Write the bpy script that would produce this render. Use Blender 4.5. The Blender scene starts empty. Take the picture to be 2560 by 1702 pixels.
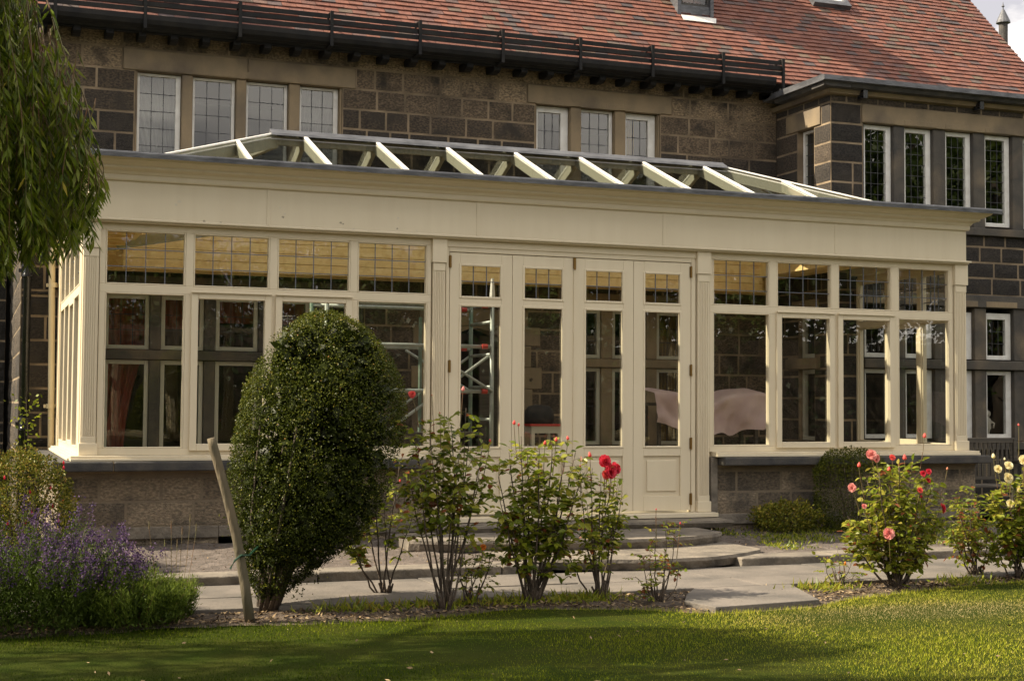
import bpy, math, random
import numpy as np
from mathutils import Vector, Matrix, noise
random.seed(7); rng = np.random.default_rng(11)
sc = bpy.context.scene
col = sc.collection
R = math.radians

# ------------------------------------------------------------------ camera
cam_d = bpy.data.cameras.new('camera'); cam = bpy.data.objects.new('camera', cam_d); col.objects.link(cam)
cam_d.sensor_width = 36; cam_d.lens = 3589.7/2560*36; cam_d.clip_end = 500; cam_d.clip_start = .1
yaw, pitch, roll = R(20.7005), R(2.59385), R(.39237)
fw = Vector((math.sin(yaw)*math.cos(pitch), math.cos(yaw)*math.cos(pitch), math.sin(pitch)))
r0 = Vector((math.cos(yaw), -math.sin(yaw), 0)); u0 = r0.cross(fw)
rr = math.cos(roll)*r0 + math.sin(roll)*u0; uu = -math.sin(roll)*r0 + math.cos(roll)*u0
M = Matrix((rr, uu, -fw)).transposed().to_4x4(); M.translation = Vector((-1.09814, -13.0007, 1.34966))
cam.matrix_world = M
sc.camera = cam
sc.render.resolution_x, sc.render.resolution_y = 1024, 680

# ------------------------------------------------------------------ light
SUN = Vector((-.745, .18, .643)).normalized()          # direction towards the sun
elev = math.asin(SUN.z); azim = math.atan2(SUN.x, SUN.y)
ld = bpy.data.lights.new('sun', 'SUN'); ld.energy = 5.0; ld.angle = R(.55); ld.color = (1.0, .87, .66)
sun = bpy.data.objects.new('sun', ld); col.objects.link(sun)
sun.rotation_euler = (-SUN).to_track_quat('-Z', 'Y').to_euler(); sun.location = (-8, 2, 12)
w = bpy.data.worlds.new('World'); sc.world = w; w.use_nodes = True
nt = w.node_tree; N = nt.nodes; L = nt.links
bg = N['Background']
sky = N.new('ShaderNodeTexSky'); sky.sky_type = 'NISHITA'; sky.sun_disc = False
sky.sun_elevation = elev; sky.sun_rotation = azim
tc = N.new('ShaderNodeTexCoord'); mp = N.new('ShaderNodeMapping'); mp.inputs['Scale'].default_value = (1.5, 1.5, 4); mp.inputs['Location'].default_value = (2.8, 0, 0)
ns = N.new('ShaderNodeTexNoise'); ns.inputs['Scale'].default_value = 2.2; ns.inputs['Detail'].default_value = 7; ns.inputs['Roughness'].default_value = .55
rp = N.new('ShaderNodeValToRGB'); rp.color_ramp.elements[0].position = .22; rp.color_ramp.elements[1].position = .42
mx = N.new('ShaderNodeMixRGB'); mx2 = N.new('ShaderNodeMixRGB')
rp2 = N.new('ShaderNodeValToRGB')
rp2.color_ramp.elements[0].color = (2.9, 2.85, 3.05, 1); rp2.color_ramp.elements[1].color = (10.5, 9.8, 8.7, 1)
rp2.color_ramp.elements[0].position = .47; rp2.color_ramp.elements[1].position = .60
L.new(tc.outputs['Generated'], mp.inputs['Vector']); L.new(mp.outputs['Vector'], ns.inputs['Vector'])
L.new(ns.outputs['Fac'], rp.inputs['Fac']); L.new(ns.outputs['Fac'], rp2.inputs['Fac'])
L.new(rp.outputs['Color'], mx.inputs['Fac']); L.new(sky.outputs['Color'], mx.inputs['Color1']); L.new(rp2.outputs['Color'], mx.inputs['Color2'])
L.new(mx.outputs['Color'], bg.inputs['Color']); bg.inputs['Strength'].default_value = .112
sc.view_settings.view_transform = 'Standard'; sc.view_settings.look = 'None'
sc.view_settings.gamma = 1; sc.view_settings.exposure = 1.12
sc.cycles.max_bounces = 8; sc.cycles.transparent_max_bounces = 16
sc.cycles.caustics_reflective = False; sc.cycles.caustics_refractive = False

# ------------------------------------------------------------------ materials
def new_mat(name):
    m = bpy.data.materials.new(name); m.use_nodes = True
    return m, m.node_tree.nodes, m.node_tree.links, m.node_tree.nodes['Principled BSDF']
def mat(name, c, rough=.6, c2=None, scale=8, bump=0, bscale=40, tone=None, metal=0, spec=.5, stretch=(1,1,1), detail=6, subs=0, c3=None, s3=2, lo=.35, hi=.65):
    """c..c2 mixed by noise; tone: list of colours picked by the per-face 'tone' attribute"""
    m, n, l, b = new_mat(name)
    b.inputs['Roughness'].default_value = rough; b.inputs['Metallic'].default_value = metal
    b.inputs['Specular IOR Level'].default_value = spec
    g = n.new('ShaderNodeNewGeometry'); tcx = n.new('ShaderNodeTexCoord')
    mpx = n.new('ShaderNodeMapping'); mpx.inputs['Scale'].default_value = stretch
    l.new(tcx.outputs['Object'], mpx.inputs['Vector'])
    nz = n.new('ShaderNodeTexNoise'); nz.inputs['Scale'].default_value = scale; nz.inputs['Detail'].default_value = detail
    l.new(mpx.outputs['Vector'], nz.inputs['Vector'])
    rm = n.new('ShaderNodeMapRange'); rm.inputs['From Min'].default_value = lo; rm.inputs['From Max'].default_value = hi
    l.new(nz.outputs['Fac'], rm.inputs['Value'])
    if tone:
        at = n.new('ShaderNodeAttribute'); at.attribute_name = 'tone'
        cr = n.new('ShaderNodeValToRGB'); e = cr.color_ramp.elements
        e[0].color = (*tone[0], 1); e[1].color = (*tone[-1], 1)
        for i, cc in enumerate(tone[1:-1]):
            el = e.new((i+1)/(len(tone)-1)); el.color = (*cc, 1)
        l.new(at.outputs['Fac'], cr.inputs['Fac']); base = cr.outputs['Color']
    else:
        rgb = n.new('ShaderNodeRGB'); rgb.outputs[0].default_value = (*c, 1); base = rgb.outputs[0]
    out = base
    if c2 is not None:
        mi = n.new('ShaderNodeMixRGB')
        if tone:
            mi.blend_type = 'MULTIPLY'; mi.inputs['Fac'].default_value = 1
            r2 = n.new('ShaderNodeMixRGB'); r2.inputs['Color1'].default_value = (*c, 1); r2.inputs['Color2'].default_value = (*c2, 1)
            l.new(rm.outputs['Result'], r2.inputs['Fac']); l.new(base, mi.inputs['Color1']); l.new(r2.outputs['Color'], mi.inputs['Color2'])
        else:
            l.new(rm.outputs['Result'], mi.inputs['Fac']); l.new(base, mi.inputs['Color1']); mi.inputs['Color2'].default_value = (*c2, 1)
        out = mi.outputs['Color']
    if c3 is not None:
        nz3 = n.new('ShaderNodeTexNoise'); nz3.inputs['Scale'].default_value = s3; nz3.inputs['Detail'].default_value = 5
        l.new(tcx.outputs['Object'], nz3.inputs['Vector'])
        r3 = n.new('ShaderNodeMapRange'); r3.inputs['From Min'].default_value = .5; r3.inputs['From Max'].default_value = .68
        l.new(nz3.outputs['Fac'], r3.inputs['Value'])
        m3 = n.new('ShaderNodeMixRGB'); l.new(r3.outputs['Result'], m3.inputs['Fac']); l.new(out, m3.inputs['Color1']); m3.inputs['Color2'].default_value = (*c3, 1)
        out = m3.outputs['Color']
    l.new(out, b.inputs['Base Color'])
    if bump:
        bn = n.new('ShaderNodeTexNoise'); bn.inputs['Scale'].default_value = bscale; bn.inputs['Detail'].default_value = 6
        l.new(mpx.outputs['Vector'], bn.inputs['Vector'])
        bp = n.new('ShaderNodeBump'); bp.inputs['Strength'].default_value = bump; bp.inputs['Distance'].default_value = .02
        l.new(bn.outputs['Fac'], bp.inputs['Height']); l.new(bp.outputs['Normal'], b.inputs['Normal'])
    if subs:      # light passing through thin leaves / cloth
        tr = n.new('ShaderNodeBsdfTranslucent'); l.new(out, tr.inputs['Color'])
        ms = n.new('ShaderNodeMixShader'); ms.inputs['Fac'].default_value = subs
        o = n['Material Output']; l.new(b.outputs[0], ms.inputs[1]); l.new(tr.outputs[0], ms.inputs[2]); l.new(ms.outputs[0], o.inputs['Surface'])
    return m
def glass(name, ior=1.8, wave=.012, tint=(.93,.95,.92), rough=.0, wscale=1.3):
    m, n, l, b = new_mat(name); n.remove(b)
    # Schlick reflectance, the same from both sides of the pane
    ge = n.new('ShaderNodeNewGeometry'); dt = n.new('ShaderNodeVectorMath'); dt.operation = 'DOT_PRODUCT'
    l.new(ge.outputs['Normal'], dt.inputs[0]); l.new(ge.outputs['Incoming'], dt.inputs[1])
    def mth(op, a, b_=None, c_=None):
        q = n.new('ShaderNodeMath'); q.operation = op
        for i_, v_ in enumerate((a, b_, c_)):
            if v_ is None: continue
            if isinstance(v_, (int, float)): q.inputs[i_].default_value = v_
            else: l.new(v_, q.inputs[i_])
        return q.outputs[0]
    f0 = 2*((ior-1)/(ior+1))**2
    ab = mth('ABSOLUTE', dt.outputs['Value']); om = mth('SUBTRACT', 1.0, ab); pw = mth('POWER', om, 5.0)
    frv = mth('MULTIPLY_ADD', pw, 1-f0, f0)
    t = n.new('ShaderNodeBsdfTransparent'); t.inputs['Color'].default_value = (*tint, 1)
    g = n.new('ShaderNodeBsdfGlossy'); g.inputs['Roughness'].default_value = rough
    nz = n.new('ShaderNodeTexNoise'); nz.inputs['Scale'].default_value = wscale; nz.inputs['Detail'].default_value = 1
    tcx = n.new('ShaderNodeTexCoord'); l.new(tcx.outputs['Object'], nz.inputs['Vector'])
    bp = n.new('ShaderNodeBump'); bp.inputs['Strength'].default_value = 1; bp.inputs['Distance'].default_value = wave
    l.new(nz.outputs['Fac'], bp.inputs['Height']); l.new(bp.outputs['Normal'], g.inputs['Normal'])
    ms = n.new('ShaderNodeMixShader'); l.new(frv, ms.inputs[0]); l.new(t.outputs[0], ms.inputs[1]); l.new(g.outputs[0], ms.inputs[2])
    l.new(ms.outputs[0], n['Material Output'].inputs['Surface'])
    return m
MT = {}
MT['cream'] = mat('cream_paint', (.68,.597,.445), .42, (.65,.565,.415), 2.2, .05, 60, c3=(.655,.57,.42), s3=1.1, stretch=(5,5,.5), lo=.42, hi=.75)
MT['filler'] = mat('filler', (.62,.56,.45), .8)
MT['filler_grey'] = mat('grey_filler', (.36,.31,.24), .8)
MT['cream_in'] = mat('cream_primer', (.50,.485,.405), .5, (.46,.445,.37), 3)
MT['white'] = mat('white_paint', (.78,.77,.74), .45, (.66,.64,.6), 9, .1, 60)
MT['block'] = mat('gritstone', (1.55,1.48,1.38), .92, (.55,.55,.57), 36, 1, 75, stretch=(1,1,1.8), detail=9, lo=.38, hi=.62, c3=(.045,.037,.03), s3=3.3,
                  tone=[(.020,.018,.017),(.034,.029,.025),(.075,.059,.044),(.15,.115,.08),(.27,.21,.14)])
MT['mortar'] = mat('mortar', (.31,.235,.155), .95, (.17,.13,.085), 4, .5, 70, c3=(.11,.085,.06), s3=1.6)
MT['mortar2'] = mat('plinth_mortar', (.24,.19,.13), .95, (.17,.135,.10), 5, .5, 70)
MT['block2'] = mat('plinth_stone', (1.3,1.25,1.2), .92, (.62,.62,.62), 30, 1, 60, stretch=(1,1,1.8), detail=9, lo=.38, hi=.62, tone=[(.10,.083,.064),(.18,.145,.105),(.26,.21,.15),(.31,.255,.19)], c3=(.05,.045,.04), s3=2.6)
MT['sand'] = mat('dressed_sandstone', (.27,.205,.125), .85, (.20,.155,.10), 4, .25, 60, c3=(.12,.095,.07), s3=1.3, stretch=(1,1,.6))
MT['sand_dark'] = mat('sooty_sandstone', (.085,.075,.062), .85, (.045,.042,.04), 5, .3, 50, c3=(.15,.12,.085), s3=2.5)
MT['coping'] = mat('weathered_coping', (.032,.032,.035), .8, (.075,.068,.06), 6, .3, 50)
MT['lead'] = mat('lead_sheet', (.065,.067,.075), .5, (.125,.128,.14), 5, .35, 14, metal=.25, stretch=(1,1,2))
MT['black'] = mat('black_paint', (.008,.008,.009), .6, (.016,.015,.014), 7, .2, 50, spec=.2)
MT['iron'] = mat('cast_iron_black', (.01,.011,.014), .22, (.02,.02,.024), 6)
MT['tile'] = mat('clay_tile', (1.08,1.08,1.08), .82, (.72,.72,.74), 9, .5, 60,
                 tone=[(.066,.054,.057),(.115,.066,.056),(.19,.070,.046),(.17,.062,.042),(.22,.084,.052),(.14,.068,.058),(.145,.10,.064),(.09,.068,.068),(.22,.083,.057),(.19,.079,.057)])
MT['pine'] = mat('pine_boards', (.86,.64,.32), .55, (.76,.52,.22), 2.2, .1, 40, stretch=(.6,8,8), c3=(.70,.46,.19), s3=14)
MT['glass'] = glass('window_glass', 1.62, .002, (.96,.97,.95))
MT['glass_old'] = glass('old_window_glass', 1.55, .004)
MT['glass_roof'] = glass('roof_glass', 2.3, .002, (.90,.93,.88), rough=.06)
MT['came'] = mat('lead_came', (.13,.14,.17), .4, metal=.4)
MT['came_dark'] = mat('dark_lead_came', (.035,.035,.04), .5)
MT['brass'] = mat('tarnished_brass', (.22,.13,.035), .4, metal=.7)
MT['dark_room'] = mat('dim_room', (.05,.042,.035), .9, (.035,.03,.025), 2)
MT['floor'] = mat('stone_floor', (.42,.37,.29), .7, (.33,.28,.21), 4)
MT['flag'] = mat('flagstone', (.165,.142,.12), .85, (.12,.105,.09), 3, .4, 35, c3=(.085,.076,.066), s3=1.7, detail=10)
MT['step'] = mat('riven_step_stone', (.205,.175,.14), .88, (.13,.112,.09), 5, .8, 22, c3=(.09,.078,.065), s3=4)
MT['step_side'] = mat('riven_step_edge', (.12,.10,.08), .9, (.06,.052,.042), 9, 1, 30)
MT['soil'] = mat('soil', (.085,.06,.042), .95, (.045,.032,.024), 14, 1, 60, c3=(.14,.105,.075), s3=9)
MT['soil2'] = mat('dry_terrace_soil', (.125,.10,.085), .95, (.075,.06,.05), 12, 1, 60, c3=(.17,.14,.12), s3=9)
MT['turf'] = mat('turf', (.022,.034,.003), .95, (.036,.042,.006), 2.5, .8, 80, spec=.05)
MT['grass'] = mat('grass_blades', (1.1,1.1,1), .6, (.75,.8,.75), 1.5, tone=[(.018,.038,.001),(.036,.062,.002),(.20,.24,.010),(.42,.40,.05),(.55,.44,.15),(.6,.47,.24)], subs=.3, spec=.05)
MT['litter'] = mat('straw_litter', (1,1,1), .9, tone=[(.035,.024,.017),(.07,.047,.03),(.13,.09,.05),(.24,.17,.095),(.36,.27,.16)], spec=.2)
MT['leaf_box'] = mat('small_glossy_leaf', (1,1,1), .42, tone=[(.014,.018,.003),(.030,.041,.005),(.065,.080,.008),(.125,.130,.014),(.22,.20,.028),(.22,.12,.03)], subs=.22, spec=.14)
MT['leaf_rose'] = mat('rose_leaf', (1,1,1), .36, tone=[(.05,.072,.008),(.105,.145,.012),(.185,.225,.016),(.27,.29,.028),(.38,.36,.05),(.24,.08,.03)], subs=.5, spec=.3)
MT['leaf_willow'] = mat('willow_leaf', (1,1,1), .4, tone=[(.04,.062,.006),(.085,.125,.009),(.14,.19,.012),(.21,.25,.016),(.18,.20,.05),(.3,.24,.02)], subs=.45, spec=.2)
MT['leaf_dark'] = mat('dark_leaf', (1,1,1), .5, tone=[(.012,.022,.006),(.022,.042,.008),(.04,.07,.012)], subs=.2)
MT['leaf_tree'] = mat('tree_leaf', (1,1,1), .5, tone=[(.025,.045,.008),(.05,.09,.012),(.09,.14,.018),(.14,.17,.025)], subs=.35)
MT['leaf_lav'] = mat('lavender_leaf', (1,1,1), .6, tone=[(.04,.065,.008),(.08,.12,.012),(.14,.19,.02),(.20,.25,.04)], subs=.35, spec=.2)
MT['purple'] = mat('purple_floret', (1,1,1), .6, tone=[(.03,.018,.05),(.06,.032,.095),(.105,.06,.155),(.14,.08,.13)], subs=.3, spec=.2)
MT['stem'] = mat('woody_stem', (.085,.06,.04), .8, (.045,.032,.022), 20, .5, 60)
MT['stem_green'] = mat('green_stem', (.10,.11,.03), .6, (.14,.06,.03), 6)
MT['bark'] = mat('bark', (.11,.085,.06), .9, (.05,.04,.03), 8, 1, 20, stretch=(1,1,.2))
MT['stake'] = mat('weathered_stake', (.15,.115,.07), .85, (.07,.065,.04), 7, .6, 40, stretch=(1,1,.25))
MT['pink'] = mat('pink_petal', (.75,.27,.25), .55, (.85,.42,.36), 25, subs=.3, spec=.2)
MT['coral'] = mat('coral_petal', (.72,.10,.09), .5, (.8,.16,.13), 25, subs=.3, spec=.2)
MT['red'] = mat('red_petal', (.58,.025,.045), .5, (.70,.07,.11), 25, subs=.3, spec=.2)
MT['yellow'] = mat('pale_yellow_petal', (.85,.72,.34), .55, (.86,.80,.56), 25, subs=.3, spec=.2)
MT['orange'] = mat('orange_petal', (.75,.20,.03), .55, (.8,.32,.06), 25, subs=.3, spec=.2)
MT['bench'] = mat('weathered_teak', (.10,.085,.066), .8, (.06,.052,.042), 6, .4, 40, stretch=(.3,6,6))
MT['alu'] = mat('scaffold_metal', (.42,.45,.43), .4, (.30,.33,.31), 9, metal=.3)
MT['green_paint'] = mat('green_scaffold_paint', (.10,.17,.125), .45, (.2,.25,.21), 8)
MT['red_plastic'] = mat('red_plastic', (.45,.04,.03), .4)
MT['sheet'] = mat('lilac_dust_sheet', (.62,.47,.45), .8, (.52,.38,.38), 3, subs=.15)
MT['net'] = mat('net_curtain', (.36,.36,.35), .9, (.26,.26,.26), 4, subs=.3)
MT['red_curtain'] = mat('red_curtain', (.52,.13,.085), .85, (.40,.09,.06), 4, stretch=(8,8,.6), subs=.2)
MT['gold_curtain'] = mat('gold_curtain', (.42,.28,.07), .85, (.24,.15,.04), 7, stretch=(8,8,.4), subs=.2)
MT['black_cloth'] = mat('black_cloth', (.012,.012,.013), .85)
MT['stone_figure'] = mat('pale_ceramic', (.42,.38,.32), .5)
MT['tie'] = mat('green_rubber_tie', (.01,.05,.025), .5)
MT['pipe_cream'] = mat('cream_pipe_paint', (.68,.56,.34), .4, (.62,.50,.30), 3)
MT['terracotta'] = mat('terracotta', (.4,.15,.08), .8)

# ------------------------------------------------------------------ mesh helpers
class MB:
    def __init__(s): s.v = []; s.f = []; s.t = []; s.sm = False
    def face(s, pts, tone=.5):
        i = len(s.v); s.v += [tuple(p) for p in pts]; s.f.append(tuple(range(i, i+len(pts)))); s.t.append(tone)
    def box(s, x0, x1, y0, y1, z0, z1, tone=.5):
        i = len(s.v)
        s.v += [(x0,y0,z0),(x1,y0,z0),(x1,y1,z0),(x0,y1,z0),(x0,y0,z1),(x1,y0,z1),(x1,y1,z1),(x0,y1,z1)]
        s.f += [(i,i+3,i+2,i+1),(i+4,i+5,i+6,i+7),(i,i+1,i+5,i+4),(i+1,i+2,i+6,i+5),(i+2,i+3,i+7,i+6),(i+3,i,i+4,i+7)]; s.t += [tone]*6
        return s
    def bar(s, a, b, wx, wy, up=(0,0,1), tone=.5):
        """rectangular bar from a to b: wx across, wy along 'up'"""
        a = Vector(a); b = Vector(b); d = (b-a).normalized(); u = Vector(up)
        sx = d.cross(u).normalized(); su = sx.cross(d).normalized()
        i = len(s.v)
        for p in (a, b):
            for p1, p2 in ((-1,-1),(1,-1),(1,1),(-1,1)):
                s.v.append(tuple(p + sx*wx/2*p1 + su*wy/2*p2))
        s.f += [(i,i+1,i+2,i+3),(i+4,i+7,i+6,i+5),(i,i+4,i+5,i+1),(i+1,i+5,i+6,i+2),(i+2,i+6,i+7,i+3),(i+3,i+7,i+4,i)]; s.t += [tone]*6
        return s
    def tube(s, pts, rad, n=8, caps=True, tone=.5):
        pts = [Vector(p) for p in pts]
        if not isinstance(rad, (list, tuple)): rad = [rad]*len(pts)
        i0 = len(s.v); ref = Vector((.37,.11,.92))
        for k, p in enumerate(pts):
            d = (pts[min(k+1,len(pts)-1)] - pts[max(k-1,0)]).normalized()
            if abs(d.dot(ref)) > .97: ref = Vector((1,.1,.05))
            a = d.cross(ref).normalized(); b = d.cross(a).normalized()
            for j in range(n):
                t = 2*math.pi*j/n; s.v.append(tuple(p + (a*math.cos(t)+b*math.sin(t))*rad[k]))
        for k in range(len(pts)-1):
            for j in range(n):
                q = i0+k*n; s.f.append((q+j, q+(j+1)%n, q+n+(j+1)%n, q+n+j)); s.t.append(tone)
        if caps:
            s.f.append(tuple(i0+j for j in range(n))[::-1]); s.f.append(tuple(i0+(len(pts)-1)*n+j for j in range(n))); s.t += [tone]*2
        return s
    def prism(s, prof, axis, a, b, tone=.5):
        """profile (2-D list) swept along axis x or y from a to b. prof points are (other, z)"""
        n = len(prof); i = len(s.v)
        for t in (a, b):
            for (q, z) in prof: s.v.append((t, q, z) if axis == 'x' else (q, t, z))
        for j in range(n): s.f.append((i+j, i+(j+1)%n, i+n+(j+1)%n, i+n+j)); s.t.append(tone)
        s.f.append(tuple(i+j for j in range(n))[::-1]); s.f.append(tuple(i+n+j for j in range(n))); s.t += [tone]*2
        return s
    def lathe(s, c, prof, n=12, tone=.5):
        c = Vector(c); i0 = len(s.v)
        for (r, z) in prof:
            for j in range(n):
                t = 2*math.pi*j/n; s.v.append((c.x+r*math.cos(t), c.y+r*math.sin(t), c.z+z))
        for k in range(len(prof)-1):
            for j in range(n):
                q = i0+k*n; s.f.append((q+j, q+(j+1)%n, q+n+(j+1)%n, q+n+j)); s.t.append(tone)
        return s
def link(name, me, m, parent, local):
    me.materials.append(m)
    o = bpy.data.objects.new(name, me); col.objects.link(o)
    if parent is not None:
        o.parent = parent
        if parent.type == 'EMPTY' and not local: o.location = -parent.location
    return o
def fixn(me):
    import bmesh
    b = bmesh.new(); b.from_mesh(me); bmesh.ops.recalc_face_normals(b, faces=b.faces); b.to_mesh(me); b.free()
def build(name, mb, m, parent=None, local=False, smooth=False, bevel=0, fix=True):
    me = bpy.data.meshes.new(name); me.from_pydata(mb.v, [], mb.f)
    if len(set(mb.t)) > 1:
        a = me.attributes.new('tone', 'FLOAT', 'FACE'); a.data.foreach_set('value', np.array(mb.t, dtype=np.float32))
    if fix: fixn(me)
    if smooth: me.polygons.foreach_set('use_smooth', [True]*len(me.polygons))
    me.update()
    o = link(name, me, MT[m], parent, local)
    if bevel:
        bv = o.modifiers.new('bevel', 'BEVEL'); bv.width = bevel; bv.segments = 2; bv.limit_method = 'ANGLE'
    return o
def build_np(name, V, k, tone, m, parent=None, local=False, smooth=False):
    """V: (n*k,3) vertices of n separate k-gons; tone: n values"""
    V = np.asarray(V, np.float32).reshape(-1, 3); n = len(V)//k
    me = bpy.data.meshes.new(name)
    me.vertices.add(n*k); me.vertices.foreach_set('co', V.ravel())
    me.loops.add(n*k); me.loops.foreach_set('vertex_index', np.arange(n*k, dtype=np.int32))
    me.polygons.add(n); me.polygons.foreach_set('loop_start', np.arange(0, n*k, k, dtype=np.int32))
    try: me.polygons.foreach_set('loop_total', np.full(n, k, dtype=np.int32))
    except Exception: pass
    a = me.attributes.new('tone', 'FLOAT', 'FACE'); a.data.foreach_set('value', np.asarray(tone, np.float32))
    me.update(calc_edges=True); me.validate()
    return link(name, me, MT[m], parent, local)
def tag(o, label=None, cat=None, group=None, kind=None):
    if label: o['label'] = label
    if cat: o['category'] = cat
    if group: o['group'] = group
    if kind: o['kind'] = kind
    return o
def empty(name, loc, label, cat, group=None):
    o = bpy.data.objects.new(name, None); col.objects.link(o); o.location = loc; o.empty_display_size = .2
    return tag(o, label, cat, group)
def unit(v): return v/np.maximum(np.linalg.norm(v, axis=-1, keepdims=True), 1e-9)
def leaves(P, D, Nn, ln, wd, fold=.0):
    """leaf quads (rhombus-like, 4 verts): base P, along D, normal Nn -> (n,4,3)"""
    D = unit(D); S = unit(np.cross(D, Nn)); ln = np.asarray(ln).reshape(-1,1); wd = np.asarray(wd).reshape(-1,1)
    up = unit(np.cross(S, D))
    a = P; b = P + D*ln*.45 + S*wd*.5 + up*wd*fold; c = P + D*ln; d = P + D*ln*.45 - S*wd*.5 + up*wd*fold
    return np.stack([a,b,c,d], 1)
def rdir(n): return unit(rng.normal(size=(n,3)))

# ================================================================== THE HOUSE
D = 3.30       # main wall plane
WX, WY = 8.75, 2.02   # wing return plane x, wing front plane y
house = empty('stone_house', (4, D, 0), 'old stone house with red clay tile roof, sooty stone blocks and white leaded windows', 'house')

def free_iv(u0, u1, z0, z1, ops):
    iv = [(u0, u1)]
    for (a, b, c, d) in ops:
        if c < z1-1e-4 and d > z0+1e-4:
            nv = []
            for (p, q) in iv:
                if b <= p or a >= q: nv.append((p, q)); continue
                if a > p+1e-4: nv.append((p, a))
                if b < q-1e-4: nv.append((b, q))
            iv = nv
    return iv
def block_wall(o, ud, nd, u0, u1, zl, ops, tonef, bm, mm, rough=.016, lo=.28, hi=.62, thick=.3, gap=.026, seed=1, proud=.0):
    """stone courses: o origin, ud direction along the wall, nd outward normal; ops = openings (u0,u1,z0,z1)"""
    rd = random.Random(seed); ud = Vector(ud); nd = Vector(nd); o = Vector(o)
    cuts = sorted(set(list(zl) + [z for op in ops for z in op[2:] if zl[0] < z < zl[-1]]))
    for z0, z1 in zip(cuts, cuts[1:]):
        for (a, b) in free_iv(u0, u1, z0, z1, ops):
            ai = a+.010 if abs(a-u0) < 1e-6 else a; bi = b-.010 if abs(b-u1) < 1e-6 else b
            p0 = o + ud*ai - nd*.007; p1 = o + ud*bi - nd*.007
            q = [p0, p1, p1 - nd*thick, p0 - nd*thick]
            i = len(mm.v)
            mm.v += [(p.x,p.y,z0) for p in q] + [(p.x,p.y,z1) for p in q]
            mm.f += [(i,i+1,i+5,i+4),(i+1,i+2,i+6,i+5),(i+2,i+3,i+7,i+6),(i+3,i,i+4,i+7),(i+4,i+5,i+6,i+7),(i,i+3,i+2,i+1)]; mm.t += [.5]*6
    rows = list(zip(zl, zl[1:]))
    for ri, (r0, r1) in enumerate(rows):
        # split courses where an opening starts part way
        zz = sorted(set([r0, r1] + [z for op in ops for z in op[2:] if r0+.05 < z < r1-.05]))
        for z0, z1 in zip(zz, zz[1:]):
            for (a, b) in free_iv(u0, u1, z0, z1, ops):
                u = a
                first = True
                while u < b - .02:
                    wdt = rd.uniform(lo, hi)
                    if first and ri % 2 == 0 and b-a > 1: wdt *= .6
                    first = False
                    if b - (u+wdt) < lo*.6: wdt = b - u
                    tone = min(max(tonef(u+wdt/2, (z0+z1)/2, rd), 0), 1)
                    add_block(o, ud, nd, u+gap/2, u+wdt-gap/2, z0+gap/2, z1-gap/2, tone, rough, bm, rd)
                    u += wdt
def add_block(o, ud, nd, a, b, z0, z1, tone, rough, bm, rd):
    if b-a < .03 or z1-z0 < .03: return
    nx = max(3, int((b-a)/.06)); nz = max(3, int((z1-z0)/.06)); i = len(bm.v); off = rd.uniform(-.003, .006); sd = rd.uniform(0, 90)
    for k in range(nz+1):
        for j in range(nx+1):
            s = j/nx; t = k/nz
            edge = j in (0, nx) or k in (0, nz)
            h = -.0035 if edge else off + rough*(noise.noise(Vector((s*(b-a)*9+sd, t*(z1-z0)*11, sd)))*.9 + rd.uniform(-.25,.35))
            h = max(h, -.0035)
            jt = (.0028 if edge else .008)
            uu_ = a + s*(b-a) + rd.uniform(-jt, jt)*(.6 if edge else 1); zz_ = z0 + t*(z1-z0) + rd.uniform(-jt, jt)*(.6 if edge else 1)
            p = o + ud*uu_ + nd*h
            bm.v.append((p.x, p.y, zz_))
    for k in range(nz):
        for j in range(nx):
            q = i + k*(nx+1) + j; bm.f.append((q, q+1, q+nx+2, q+nx+1)); bm.t.append(tone)

wall_b, wall_m = MB(), MB()
A_L = [(.592,1.07),(1.201,1.68),(1.805,2.288),(2.426,2.889)]
B_L = [(5.381,5.826),(5.981,6.432),(6.591,7.032)]
GL = [(.285,.765),(.895,1.365),(1.50,1.975),(2.10,2.575),(2.70,3.17)]       # ground floor lights, left
GR = [(5.80,6.26),(6.42,6.88),(7.035,7.50)]                                 # ground floor lights, right
opsM = [(.56,2.92,3.6,5.05),(.42,3.08,5.05,5.29),
        (5.35,7.06,3.8,5.065),(5.24,7.22,5.065,5.295),
        (.25,3.21,.80,2.56),(5.76,7.54,.86,2.56),
        (4.0,5.16,.0,2.30),(3.88,5.26,2.30,2.50)]
zM = [0,.26,.5,.74,.98,1.24,1.5,1.76,2.02,2.28,2.56,2.82,3.08,3.34,3.6,3.86,4.1,4.34,4.575,4.81,5.05,5.295,5.53,5.72]
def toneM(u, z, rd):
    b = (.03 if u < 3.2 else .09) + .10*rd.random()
    b += max(0, (z-4.4))*.80 + max(0, u-2.6)*.05*(1 if z > 3.3 else .5)*max(.4, 1-.12*max(0,u-6))  # tan upper courses, raised further in colour for sunlight bounced off the lantern
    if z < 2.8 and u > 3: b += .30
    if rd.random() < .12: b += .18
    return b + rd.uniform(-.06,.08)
block_wall((0,D,0), (1,0,0), (0,-1,0), -.6, WX+.02, zM, opsM, toneM, wall_b, wall_m, seed=3, lo=.23, hi=.5)
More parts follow.
